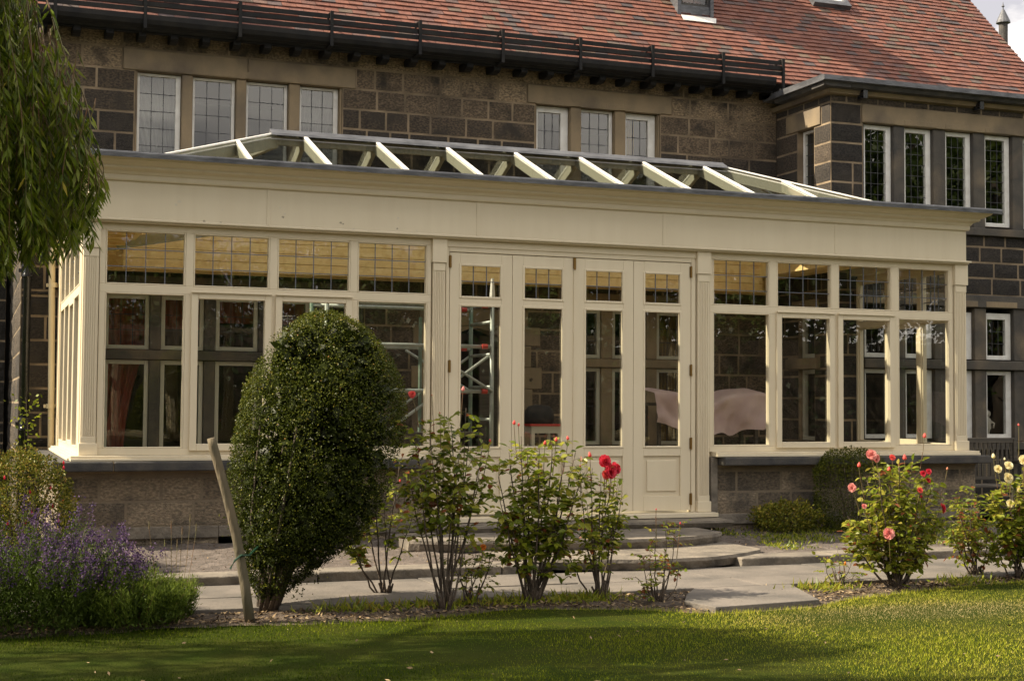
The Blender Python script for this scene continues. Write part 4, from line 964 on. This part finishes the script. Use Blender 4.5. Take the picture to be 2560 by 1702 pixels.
# --- roses
def petal_flower(r, layers, m, name, parent, loc, tilt=(0,0,1), seed=0):
    rd = random.Random(seed); b = MB()
    for L_, (n_, ang, sc_) in enumerate(layers):
        for k in range(n_):
            a = 2*math.pi*(k+.5*(L_%2))/n_ + rd.uniform(-.2,.2); rr_ = r*sc_*rd.uniform(.88,1.1); up_ = math.sin(ang)+rd.uniform(-.12,.12); ho = math.cos(ang)
            ca, sa = math.cos(a), math.sin(a); w_ = rr_*.52
            pts = []
            for (t, ww) in ((0,.12),(.35,.75),(.75,1.0),(1.0,.65)):
                h = rr_*t*up_ + (-.10*rr_*t*t if ang < .6 else -.02*rr_); q = rr_*t*ho
                pts.append((Vector((ca*q-sa*w_*ww, sa*q+ca*w_*ww, h)), Vector((ca*q, sa*q, h-.12*rr_*(t>.1))), Vector((ca*q+sa*w_*ww, sa*q-ca*w_*ww, h))))
            for (p, q_) in zip(pts, pts[1:]):
                b.face([p[0],p[1],q_[1],q_[0]]); b.face([p[1],p[2],q_[2],q_[1]])
    me_rot = Vector(tilt).normalized().to_track_quat('Z','Y')
    b.v = [tuple(me_rot @ Vector(v) + Vector(loc)) for v in b.v]
    return build(name, b, m, parent, local=True, fix=False, smooth=False)
FULL = [(7,.12,1.0),(7,.42,.92),(6,.75,.8),(5,1.05,.66),(4,1.3,.5)]
def bud(parent, loc, m, r=.012, up=(0,0,1)):
    b = MB(); b.lathe((0,0,0),[(0,0),(r*.9,r*.5),(r,r*1.2),(r*.6,r*2.4),(0,r*3)],8); q = Vector(up).normalized().to_track_quat('Z','Y'); b.v = [tuple(q@Vector(v)+Vector(loc)) for v in b.v]
    return build('bud', b, m, parent, local=True, smooth=True)
def rose(base, label, stems, nl, flowers=(), buds=(), group='rose bushes in the bed along the path', seed=0, spread=.05, leafz=(.3,1), lsize=.045, tones=(.1,.85), thick=.007, name='rose_bush', red=.05):
    """stems: list of end points (dx,dy,z) relative to base; leaves along the upper part of each"""
    g_ = np.random.default_rng(seed); rd = random.Random(seed)
    o = empty(name, base, label, 'rose bush', group)
    sb, tb_ = MB(), MB(); P, Dv, ln = [], [], []
    for k in range(7):      # knobbly pruned stubs at the base
        a = rd.uniform(0,6.28); q = Vector((.035*math.cos(a), .035*math.sin(a), 0)); sb.tube([q*.6-Vector((0,0,.04)), q+Vector((0,0,.04)), q*1.7+Vector((0,0,.07+rd.uniform(0,.07)))], [thick*1.9,thick*1.5,thick*.9], 6)
    for (ex, ey, ez) in stems:
        a0 = Vector((rd.uniform(-spread,spread), rd.uniform(-spread,spread), -.03)); e = Vector((ex,ey,ez))
        mid = a0.lerp(e,.45) + Vector((rd.uniform(-.04,.04), rd.uniform(-.04,.04), -.02)); mid.x += (ex)*.12
        pts = []
        for k in range(9):
            t = k/8; p = a0*(1-t)**2 + mid*2*t*(1-t) + e*t*t; pts.append(p + Vector((rd.uniform(-.008,.008),rd.uniform(-.008,.008),0)))
        sb.tube(pts, [thick*(1.25-t*.95/8*1) for t in range(9)], 5)
        nsub = int(nl*.9/len(stems)*rd.uniform(.7,1.3))
        for k in range(nsub):
            t = rd.uniform(leafz[0],leafz[1])**.8; i = min(int(t*8),7); p = pts[i].lerp(pts[i+1], t*8-i)
            d = Vector((rd.gauss(0,1),rd.gauss(0,1),rd.gauss(.25,.6))).normalized(); L_ = rd.uniform(.05,.16)*(.6+.6*min(1,ez))
            q = p + d*L_; tb_.tube([p, p+d*L_*.5+Vector((0,0,.01)), q], [.0018,.0014,.001], 3, False)
            sd = d.cross(Vector((0,0,1))).normalized() if abs(d.z) < .95 else Vector((1,0,0))
            for (f_, s_) in ((1,0),(.72,1),(.72,-1),(.4,1),(.4,-1)):
                P.append(p + d*L_*f_); dd = d if s_ == 0 else (d*.5 + sd*s_); Dv.append(dd + Vector((0,0,rd.uniform(-.55,.1)))); ln.append(lsize*rd.uniform(.75,1.45))
    P = np.array([tuple(p) for p in P]); Dv = np.array([tuple(p) for p in Dv]); ln = np.array(ln); n_ = len(P)
    Nn = np.tile([0,0,1.],(n_,1)) + g_.normal(size=(n_,3))*.45
    D_ = unit(Dv); S = unit(np.cross(D_, Nn)); up_ = unit(np.cross(S, D_)); l_ = ln[:,None]; w_ = l_*g_.uniform(.55,.75,(n_,1)); droop = -l_*.12
    # six-vertex leaflet drawn as two quads folded along the midrib
    a = P; t1 = P+D_*l_*.33; t2 = P+D_*l_*.70 + up_*droop*.3; tip = P+D_*l_ + up_*droop
    sR1 = t1+S*w_*.46+up_*w_*.14; sR2 = t2+S*w_*.38+up_*w_*.10; sL1 = t1-S*w_*.46+up_*w_*.14; sL2 = t2-S*w_*.38+up_*w_*.10
    mid_ = (t1+t2)/2
    Q = np.concatenate([np.stack([a,sR1,sR2,tip],1), np.stack([a,tip,sL2,sL1],1)])
    # fold: shift inner midrib by duplicating: keep simple two planar halves
    tone = np.clip(g_.uniform(tones[0],tones[1],n_),0,.84); rm = g_.random(n_) < red; tone[rm] = 1.0
    build('stem', sb, 'stem', o, local=True, smooth=True); build('twig', tb_, 'stem_green', o, local=True)
    build_np('foliage', Q, 4, np.concatenate([tone,tone]), 'leaf_rose', o, local=True)
    for i, (fx,fy,fz,r,m,tl) in enumerate(flowers):
        petal_flower(r, FULL, m, 'flower', o, (fx,fy,fz), tl, seed*13+i)
        sb2 = MB(); sb2.tube([(fx,fy,fz),(fx*.9,fy*.9,fz-.10),(fx*.8,fy*.8,fz-.22)],[.003,.003,.004],5); build('flower_stem', sb2, 'stem_green', o, local=True)
    for (fx,fy,fz,r,m) in buds:
        bud(o, (fx,fy,fz), m, r, (rd.uniform(-.2,.2),0,1)); sb2 = MB(); sb2.tube([(fx,fy,fz),(fx*.95,fy*.95,fz-.10),(fx*.85,fy*.85,fz-.24)],[.0022,.0025,.003],5); build('flower_stem', sb2, 'stem_green', o, local=True)
    return o
FR = (-.1,-.9,.5)
def at(px, py, y):      # pixel of the photograph -> point on a plane y (used only to read off positions)
    d = fw*3589.7 + rr*(px-1280) - uu*(py-851); t = (y-M.translation.y)/d.y; p = M.translation + d*t; return p
def rel(base, px, py, dy=0):
    p = at(px, py, base[1]+dy); return (p.x-base[0], dy, p.z-base[2])
Z = -.03
def stems_px(base, pts, g_): return [tuple(rel(base, px, py, g_.uniform(-.14,.14))) for px, py in pts]
r_ = random.Random(3)
B = (1.75,-2.95,Z)
rose(B, 'thin open rose bush with sparse stems just right of the clipped bush', stems_px(B,[(850,1290),(900,1210),(935,1180),(1000,1150),(960,1260),(1030,1290),(880,1340)],r_), 110, buds=[(*rel(B,1000,1205),.008,'coral')], seed=1, leafz=(.45,1))
B = (1.95,-3.68,Z)
rose(B, 'tallest rose bush, bare-legged, in front of the left door leaf and pilaster', stems_px(B,[(1028,1050),(1045,1100),(1075,1090),(1110,1070),(1130,1060),(1165,1020),(1180,1060),(1210,1100),(1150,1120),(1060,1160),(1095,1150),(1200,1180),(1020,1190),(1140,1190)],r_), 270,
     flowers=[(*rel(B,1030,985,-.05),.026,'coral',FR)], buds=[(*rel(B,1157,978),.012,'pink'),(*rel(B,1080,990),.005,'terracotta'),(*rel(B,1100,1035),.006,'terracotta'),(*rel(B,1225,1105),.008,'coral'),(*rel(B,1207,1200),.010,'coral')], seed=2, leafz=(.48,1), lsize=.05, red=.07)
B = (2.24,-3.41,Z)
rose(B, 'low wispy rose with one orange bloom between the two tallest bushes', stems_px(B,[(1130,1400),(1160,1370),(1190,1365),(1215,1370),(1240,1385),(1235,1340),(1150,1330)],r_), 90, flowers=[(*rel(B,1208,1367,-.05),.024,'orange',FR)], seed=3, lsize=.03, leafz=(.35,1), thick=.005)
B = (2.65,-3.55,Z)
rose(B, 'broad leafy rose bush with dark trunk in the centre of the bed', stems_px(B,[(1245,1190),(1270,1130),(1300,1090),(1320,1110),(1350,1120),(1380,1100),(1410,1140),(1440,1130),(1460,1180),(1440,1230),(1250,1250),(1300,1200),(1360,1180),(1400,1230),(1330,1240),(1275,1300),(1390,1310)],r_), 350,
     buds=[(*rel(B,1285,1062),.012,'coral'),(*rel(B,1296,1066),.009,'coral'),(*rel(B,1362,1112),.011,'coral'),(*rel(B,1390,1104),.012,'coral'),(*rel(B,1420,1100),.011,'coral')], seed=4, leafz=(.33,1), lsize=.052, thick=.009)
B = (3.18,-3.50,Z)
rose(B, 'rose bush with a cluster of large red blooms in front of the third door leaf', stems_px(B,[(1450,1190),(1480,1170),(1500,1180),(1530,1190),(1545,1210),(1555,1230),(1470,1260),(1510,1250),(1530,1290),(1400,1340),(1480,1330)],r_), 210,
     flowers=[(*rel(B,1513,1153,-.08),.050,'red',(.1,-.9,.4)),(*rel(B,1528,1178,-.10),.052,'red',(.3,-.9,.2)),(*rel(B,1540,1170,-.05),.045,'red',(.5,-.8,.3)),(*rel(B,1517,1186,-.08),.035,'coral',(0,-.9,.1))],
     buds=[(*rel(B,1475,1143),.014,'coral'),(*rel(B,1450,1172),.010,'coral')], seed=5, leafz=(.42,1), lsize=.042)
B = (3.49,-3.82,Z)
rose(B, 'small sparse rose with reddish tips standing left of the paving slab', stems_px(B,[(1640,1290),(1665,1300),(1690,1310),(1610,1390),(1625,1380),(1660,1380),(1680,1390),(1700,1420),(1590,1440)],r_), 80, buds=[(*rel(B,1640,1275),.005,'red'),(*rel(B,1700,1310),.006,'red')], seed=6, lsize=.030, leafz=(.4,1), red=.22, thick=.005)
B = (5.32,-3.32,Z)
rose(B, 'tiny rose seedling with one orange bud in the bed right of the paving slab', stems_px(B,[(2060,1400),(2085,1410),(2110,1385),(2130,1400),(2095,1375),(2140,1430)],r_), 40, buds=[(*rel(B,2112,1413),.011,'orange')], seed=7, lsize=.03, leafz=(.4,1), thick=.004)
B = (5.67,-3.56,Z)
rose(B, 'large rose bush with pink and coral blooms right of the paving slab', stems_px(B,[(2130,1330),(2120,1290),(2150,1240),(2170,1200),(2200,1180),(2220,1170),(2250,1165),(2280,1160),(2310,1200),(2330,1210),(2360,1240),(2330,1270),(2290,1280),(2240,1260),(2190,1300),(2160,1350),(2250,1340),(2300,1340),(2350,1300),(2210,1240),(2270,1220)],r_), 470,
     flowers=[(*rel(B,2178,1136,-.05),.046,'pink',FR),(*rel(B,2190,1145,-.02),.036,'pink',(.3,-.9,.2)),(*rel(B,2231,1143),.026,'coral',FR),(*rel(B,2130,1219,-.05),.034,'pink',(-.3,-.9,.2)),(*rel(B,2222,1332,-.25),.046,'pink',FR),(*rel(B,2300,1225,-.2),.024,'coral',FR),(*rel(B,2160,1265,-.2),.022,'pink',FR),(*rel(B,2308,1183,-.1),.026,'red',FR),(*rel(B,2322,1178,-.1),.024,'red',FR),(*rel(B,2320,1200,-.1),.022,'red',FR),(*rel(B,2357,1270,-.1),.040,'red',(.6,-.7,.2))],
     buds=[(*rel(B,2147,1168),.014,'coral'),(*rel(B,2262,1150),.016,'coral'),(*rel(B,2222,1180),.015,'coral'),(*rel(B,2311,1095),.014,'coral'),(*rel(B,2368,1175),.009,'terracotta'),(*rel(B,2304,1245),.010,'red')], seed=8, leafz=(.34,1), lsize=.050, tones=(.2,.9), thick=.009)
B = (6.62,-3.32,Z)
rose(B, 'rose bush without blooms between the pink and the yellow rose bushes', stems_px(B,[(2390,1240),(2410,1220),(2430,1240),(2450,1260),(2400,1290),(2380,1330),(2430,1320),(2460,1300),(2470,1340)],r_), 230, seed=9, leafz=(.38,1), lsize=.04, red=.14)
B = (6.98,-3.41,Z)
rose(B, 'rose bush with pale yellow blooms at the right edge', stems_px(B,[(2480,1230),(2500,1220),(2530,1200),(2560,1190),(2590,1200),(2500,1270),(2540,1260),(2570,1280),(2520,1320),(2490,1340),(2560,1340),(2600,1300)],r_), 290,
     flowers=[(*rel(B,2495,1172,-.05),.036,'yellow',FR),(*rel(B,2522,1163,-.05),.038,'yellow',FR),(*rel(B,2521,1194,-.08),.042,'yellow',(0,-.9,.2)),(*rel(B,2526,1258,-.1),.034,'yellow',FR),(*rel(B,2560,1150,-.05),.045,'yellow',FR),(*rel(B,2548,1225,-.05),.022,'yellow',FR)],
     buds=[(*rel(B,2484,1146),.015,'yellow'),(*rel(B,2512,1150),.008,'yellow'),(*rel(B,2547,1065),.008,'coral')], seed=10, leafz=(.34,1), lsize=.05, tones=(.15,.85))

# --- clipped box and small shrub against the plinth
def shrub(base, label, rx, ry, h, n, m, tr=(.05,.7), ls=(.015,.028), name='shrub', cat='shrub', lump=.08, boxy=1.0, group=None, zlow=0., airy=.10, twig=True):
    o = empty(name, base, label, cat, group)
    u = rng.uniform(-1,1,n); th = rng.uniform(0,2*np.pi,n); s_ = np.sqrt(1-u*u); ex = boxy
    d = np.stack([s_*np.cos(th), s_*np.sin(th), u],1); d = np.sign(d)*np.abs(d)**ex
    rfac = 1-np.abs(rng.normal(size=n))*airy+noise_arr(d*1.0+np.array(base)*.7, 3.1)*lump*2+noise_arr(d+3, 8)*lump
    P = d*np.array([rx,ry,h/2])*rfac[:,None]; P[:,2] += h/2; P = P[P[:,2] > zlow]; n = len(P)
    Q = leaves(P, unit(P-np.array([0,0,h/2]))*.7+rdir(n), rdir(n)+np.array([0,0,.5]), rng.uniform(*ls,n), rng.uniform(ls[0]*.6,ls[1]*.55,n), .1)
    build_np('foliage', Q, 4, np.clip(rng.uniform(*tr,n)+(P[:,2]/h-.5)*.12,0,1), m, o, local=True)
    if twig:
        b = MB()
        for k in range(9):
            a = k*2.4+1; b.tube([(.03*math.cos(a),.03*math.sin(a),-.03),(rx*.35*math.cos(a),ry*.35*math.sin(a),h*.4),(rx*.7*math.cos(a),ry*.7*math.sin(a),h*.8)],[.01,.007,.003],5)
        build('stem', b, 'stem', o, local=True)
    return o
shrub((7.37,-.45,.08),'dark clipped box bush against the plinth below the right windows',.36,.33,.86,15000,'leaf_box',(.12,.62),(.014,.024),'box_bush','bush',.05,.72,airy=.06)
shrub((6.68,-.32,.08),'small low green shrub against the plinth right of the doors',.36,.28,.32,4200,'leaf_box',(.35,.9),(.022,.04),'low_shrub','shrub',.2,1,airy=.2)
fu = shrub((-.72,-1.3,.03),'fuchsia bush with small red flowers at the left corner of the conservatory',.40,.46,.95,17000,'leaf_box',(.15,.95),(.016,.032),'fuchsia_bush','bush',.13,1,airy=.09)
for k in range(14):
    b = MB()
    a = rng.uniform(3.6,6.2); hz = rng.uniform(.35,.9); q = Vector((.33*math.cos(a), .38*math.sin(a), hz)); b.lathe(tuple(q),[(0,0),(.006,-.008),(.009,-.02),(.005,-.032),(0,-.034)],5); build('flower', b, 'red', fu, local=True)
# --- lavender-like purple salvia mass, green shrub, lavender tuft
def spiky(base, label, rx, ry, h, n, m, name, cat, ls=(.02,.05), w=.004, tr=(.1,.9), flower=0, fh=(.6,1.15), fm='purple', dome=.6, tufts=60):
    o = empty(name, base, label, cat)
    cxs = rng.uniform(-1,1,(tufts,2)); cxs = cxs[np.linalg.norm(cxs,axis=1) < 1]; tufts = len(cxs); hs = h*(1-dome*np.linalg.norm(cxs,axis=1)**2)*rng.uniform(.75,1.1,tufts)
    k = rng.integers(0,tufts,n); t = rng.random(n)**.8; base_ = cxs[k]*np.array([rx,ry]); lean = cxs[k]*.25*h
    P = np.stack([base_[:,0]+lean[:,0]*t+rng.normal(size=n)*.018, base_[:,1]+lean[:,1]*t+rng.normal(size=n)*.018, hs[k]*t],1)
    Dd = rdir(n)*.8; Dd[:,2] += .9; Q = leaves(P, Dd, rdir(n), rng.uniform(*ls,n), rng.uniform(w*.7,w*1.4,n))
    build_np('foliage', Q, 4, np.clip(rng.uniform(*tr,n)*(.5+.5*t),0,1), m, o, local=True)
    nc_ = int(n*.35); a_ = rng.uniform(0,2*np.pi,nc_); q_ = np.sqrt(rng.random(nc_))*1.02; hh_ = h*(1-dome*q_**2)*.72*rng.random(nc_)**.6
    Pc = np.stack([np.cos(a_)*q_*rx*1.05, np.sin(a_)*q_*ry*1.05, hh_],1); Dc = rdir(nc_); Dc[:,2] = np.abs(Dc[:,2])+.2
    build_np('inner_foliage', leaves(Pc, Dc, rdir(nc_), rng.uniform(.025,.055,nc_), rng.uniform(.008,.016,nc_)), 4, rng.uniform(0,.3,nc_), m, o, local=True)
    if flower:
        k2 = rng.integers(0,tufts,flower); t2 = rng.uniform(fh[0],fh[1],flower); bx_ = cxs[k2]*np.array([rx,ry]); ln2 = cxs[k2]*.3*h
        P = np.stack([bx_[:,0]+ln2[:,0]*t2+rng.normal(size=flower)*.014, bx_[:,1]+ln2[:,1]*t2+rng.normal(size=flower)*.014, hs[k2]*t2+.02],1)
        Q = leaves(P, rdir(flower), rdir(flower), rng.uniform(.010,.02,flower), rng.uniform(.007,.012,flower)); build_np('flower_spikes', Q, 4, rng.random(flower), fm, o, local=True)
    b = MB()
    for i in range(min(tufts,50)): b.tube([(cxs[i][0]*rx*.5,cxs[i][1]*ry*.5,-.02),(cxs[i][0]*rx,cxs[i][1]*ry,hs[i]*.5),(cxs[i][0]*rx+cxs[i][0]*.25*h,cxs[i][1]*ry+cxs[i][1]*.25*h,hs[i]*1.0)],[.003,.0022,.0015],4,False)
    build('stem', b, 'stem_green', o, local=True); return o
spiky((-.75,-3.62,-.03),'large dark clump of purple flowering salvia at the left edge',.55,.42,.66,26000,'leaf_lav','salvia_bush','flowering plant',(.02,.045),.006,(.0,.35),14000,(.62,1.18),tufts=150,dome=.5)
spiky((-.30,-3.50,-.03),'purple flowering salvia spilling over beside the green lavender shrub',.30,.3,.50,7000,'leaf_lav','salvia_bush','flowering plant',(.02,.045),.006,(.0,.45),6500,(.6,1.2),tufts=70,dome=.5)
spiky((-.12,-3.72,-.03),'bright green unflowered lavender shrub between the salvia and the stake',.30,.22,.35,11000,'leaf_lav','lavender_shrub','shrub',(.02,.045),.004,(.2,1),0,tufts=110,dome=.35)
lt = spiky((.17,-3.50,-.03),'small wispy lavender tuft with thin seed stalks beside the path edge',.13,.10,.30,3200,'leaf_lav','lavender_tuft','shrub',(.018,.035),.004,(.4,1),0,tufts=34,dome=.3)
b = MB()
for (dx_, hh) in ((-.06,.50),(-.02,.62),(.05,.58),(.10,.66),(.14,.60),(-.16,.62),(.02,.50)): b.tube([(dx_*.5,0,.15),(dx_*.8,.02,.35),(dx_,.03,hh-.05)],[.0016]*3,4,False); b.tube([(dx_,.03,hh-.05),(dx_,.03,hh)],[.004,.002],5)
build('seed_stalk', b, 'stem_green', lt, local=True)
# climber leaves by the black pipe
b = MB(); o = empty('climber', (-.5,3.05,.1), 'small green climber beside the foot of the black downpipe', 'plant')
n = 70; P = np.stack([rng.normal(size=n)*.09, rng.normal(size=n)*.03, rng.uniform(.7,1.35,n)],1); build_np('foliage', leaves(P,rdir(n),rdir(n)+np.array([0,-1,0]),rng.uniform(.03,.06,n),rng.uniform(.02,.045,n)), 4, rng.uniform(.2,.7,n), 'leaf_rose', o, local=True)
b.tube([(0,0,0),(.02,0,.6),(-.03,0,1.3)],[.006,.004,.002],5); build('stem', b, 'stem', o, local=True)

# --- bench against the wing
bn = empty('garden_bench', (10.05,.9,.05), 'weathered slatted wooden garden bench beyond the right end of the conservatory', 'bench')
def bb(name, *q): b = MB(); b.box(*q); return build(name, b, 'bench', bn, bevel=.006)
b = MB(); b.box(9.42,10.50,.83,.87,.95,1.01); b.box(9.42,10.50,.82,.86,.52,.56)
for k in range(16): b.box(9.47+k*.065,9.50+k*.065,.84,.86,.56,.95)
build('backrest', b, 'bench', bn, bevel=.004)
b = MB()
for k in range(6): b.box(9.42,10.50,.34+k*.08,.40+k*.08,.46,.48)
build('seat', b, 'bench', bn, bevel=.004)
for xx in (9.40,10.48):
    for yy, zt_ in ((.33,.72),(.82,1.0)): bb('leg', xx,xx+.05,yy,yy+.05,.05,zt_)
    bb('armrest', xx-.01,xx+.06,.28,.85,.72,.75)

# --- weeping willow, leaves hanging in front at upper left
wl = empty('weeping_willow', (-4.6,-4.6,-.05), 'weeping willow hanging its narrow leaves in front of the house at the upper left', 'tree')
Pl, Dl, tl_, lnl = [], [], [], []
tw_ = MB()
def strand(x, y, ztop, zbot, n_l, wob=.05, big=1.0):
    ph = rng.uniform(0,6); px0 = x - (ztop-zbot)*.10; pts = []
    for k in range(9):
        t = k/8; pts.append(Vector((px0+(x-px0)*t + wob*math.sin(ph+t*4), y+wob*math.cos(ph*1.3+t*3), ztop+(zbot-ztop)*t)))
    tw_.tube(pts, [.0045,.004,.0035,.003,.0028,.0025,.002,.0017,.0012], 4, False)
    for i in range(n_l):
        t = rng.random()**.85; k = min(int(t*8),7); p = pts[k].lerp(pts[k+1], t*8-k)
        Pl.append(tuple(p)); a = rng.uniform(0,2*math.pi); Dl.append((math.cos(a)*.5+.12, math.sin(a)*.5, -1.0*rng.uniform(.5,1.3))); lnl.append(big*rng.uniform(.06,.115))
env_x = [-.60,-.55,-.50,-.44,-.40,-.38]; env_z = [3.3,2.95,2.7,2.45,2.3,2.2]
for i in range(255):
    y = rng.uniform(-5.0,-3.9); dy = y+4.5
    x = -.45 - rng.random()**1.1*.85; 
    # right-hand envelope: strands further right end up starting lower
    ztop = 3.9 if x < -.75 else np.interp(x, [-.75,-.60,-.50,-.42], [3.75,3.2,2.85,2.6]); ztop += rng.uniform(-.15,.25)
    zbot = np.interp(x, [-1.3,-1.0,-.8,-.6,-.42], [1.95,2.05,2.12,2.22,2.30]) + abs(rng.normal())*.16
    x += dy*.025
    strand(x, y, ztop, min(zbot, ztop-.3), int(74*(ztop-zbot)/1.5))
# rest of the crown (outside the picture, shades the lawn)
for i in range(620):
    a = rng.uniform(0,2*math.pi); r1 = 3.1*math.sqrt(rng.random()); x = -4.6+r1*math.cos(a); y = -6.7+r1*math.sin(a)*1.1
    if x > -1.35: continue
    zt_ = 6.4-.22*r1*r1*.6+rng.uniform(-.4,.3); strand(x, y, zt_, zt_-rng.uniform(1.2,2.6), 28, .1, 2.4)
P = np.array(Pl); n = len(P); ln_ = np.array(lnl)
build_np('foliage', leaves(P, np.array(Dl), rdir(n), ln_, ln_*rng.uniform(.15,.22,n)), 4, np.clip(rng.uniform(.02,.85,n)+(rng.random(n)<.03)*.5,0,1), 'leaf_willow', wl)
build('twig', tw_, 'stem_green', wl)
b = MB(); b.tube([(-4.6,-4.9,-.1),(-4.65,-4.9,1.2),(-4.5,-5.0,2.6),(-4.6,-5.2,3.8)],[.34,.28,.24,.17],12)
for k in range(8):
    a = k*.79; b.tube([(-4.55,-5.1,2.9+.1*k),(-4.6+1.3*math.cos(a),-5.3+1.3*math.sin(a),4.6),(-4.6+2.6*math.cos(a),-5.4+2.7*math.sin(a),5.4)],[.11,.07,.03],7)
b.tube([(-4.5,-5.0,4.4),(-2.6,-4.8,4.7),(-1.2,-4.6,4.35),(-.8,-4.5,3.9)],[.07,.05,.025,.01],7)
build('trunk', b, 'bark', wl, smooth=True)

# --- trees behind the camera and to the left: they shade the lawn and show in the glass
def tree_proto(h, r, n, seed, m='leaf_tree', low=.25):
    g_ = np.random.default_rng(seed); nc = 46; c_ = g_.normal(size=(nc,3)); c_ = unit(c_)*(g_.random((nc,1))**.4)*np.array([r*.8,r*.8,h*(1-low)*.42]); c_[:,2] += h*(low+(1-low)*.5)
    k = g_.integers(0,nc,n); d_ = unit(g_.normal(size=(n,3))); cr_ = r*.30*(.6+.8*g_.random(nc)); P = c_[k]+d_*cr_[k][:,None]*(1-np.abs(g_.normal(size=(n,1)))*.15)
    Q = leaves(P, unit(g_.normal(size=(n,3)))+d_, d_+g_.normal(size=(n,3))*.5, g_.uniform(.12,.26,n), g_.uniform(.08,.17,n)); tn = np.clip(.25+.3*g_.random(nc)[k]+.25*g_.random(n)+.15*d_[:,2],0,1)
    b = MB(); b.tube([(0,0,-.2),(.05,0,h*.3),(0,.08,h*.6),(0,0,h*.85)],[r*.09,r*.07,r*.045,r*.015],9)
    for i in range(9): q = c_[i*4 % nc]; b.tube([(0,0,h*.3+.3*i*.2),tuple(q*.55+np.array([0,0,h*.12])),tuple(q)],[r*.035,r*.02,r*.008],6)
    return Q, tn, b, m
def add_tree(proto, loc, label, group, rz=0, s=1, src=None):
    if src is not None:
        o = src.copy(); col.objects.link(o); o.location = loc; o.rotation_euler.z = rz; o.scale = (s,s,s); o['label'] = label
        for ch in src.children: c_ = ch.copy(); col.objects.link(c_); c_.parent = o
        return o
    Q, tn, b, m = proto; o = empty('tree', loc, label, 'tree', group); o.rotation_euler.z = rz; o.scale = (s,s,s)
    build_np('crown', Q, 4, tn, m, o, local=True); build('trunk', b, 'bark', o, local=True, smooth=True); return o
G1 = 'garden trees standing behind the photographer'
T1 = add_tree(tree_proto(8.5,3.3,13000,31), (2,-31,0), 'broad green garden tree behind the photographer, reflected in the doors', G1)
spots = [(-2,-30,.9),(5.5,-31,.85),(9,-30,.9),(12.5,-31,.85),(16,-30,.9),(19.5,-31,1.0),(23,-29,1.25),(26.5,-27,1.4),(30,-25,1.55),(33.5,-22,1.55),(36.5,-18,1.6),(39,-14,1.5),(41,-10,1.4),(28,-18,1.15)]
for i, (x, y, s_) in enumerate(spots): add_tree(None, (x,y,0), 'garden tree behind the photographer, %s in the row from the left' % ('second third fourth fifth sixth seventh eighth ninth tenth eleventh twelfth thirteenth fourteenth fifteenth'.split()[i]), G1, i*1.7, s_, T1)
G2 = 'trees left of the lawn'
add_tree(tree_proto(6.0,2.1,3800,33,'leaf_tree',.35), (-8.2,-4.6,0), 'leafy tree left of the lawn, outside the picture', G2)
# clipped hedge behind the lawn
hg = empty('hedge', (12,-26,0), 'long dark clipped hedge behind the photographer', 'hedge')
n = 22000; P = np.stack([rng.uniform(-24,30,n), rng.uniform(-.6,.6,n), rng.uniform(0,3.7,n)],1); P[:,1] += .3*np.sin(P[:,0]*1.7); build_np('foliage', leaves(P,rdir(n),rdir(n),rng.uniform(.15,.3,n),rng.uniform(.1,.2,n)),4,rng.uniform(0,.8,n),'leaf_dark',hg,local=True)
b = MB(); b.box(-24,30,-.35,.35,-.1,3.4); build('inner_branches', b, 'bark', hg, local=True)
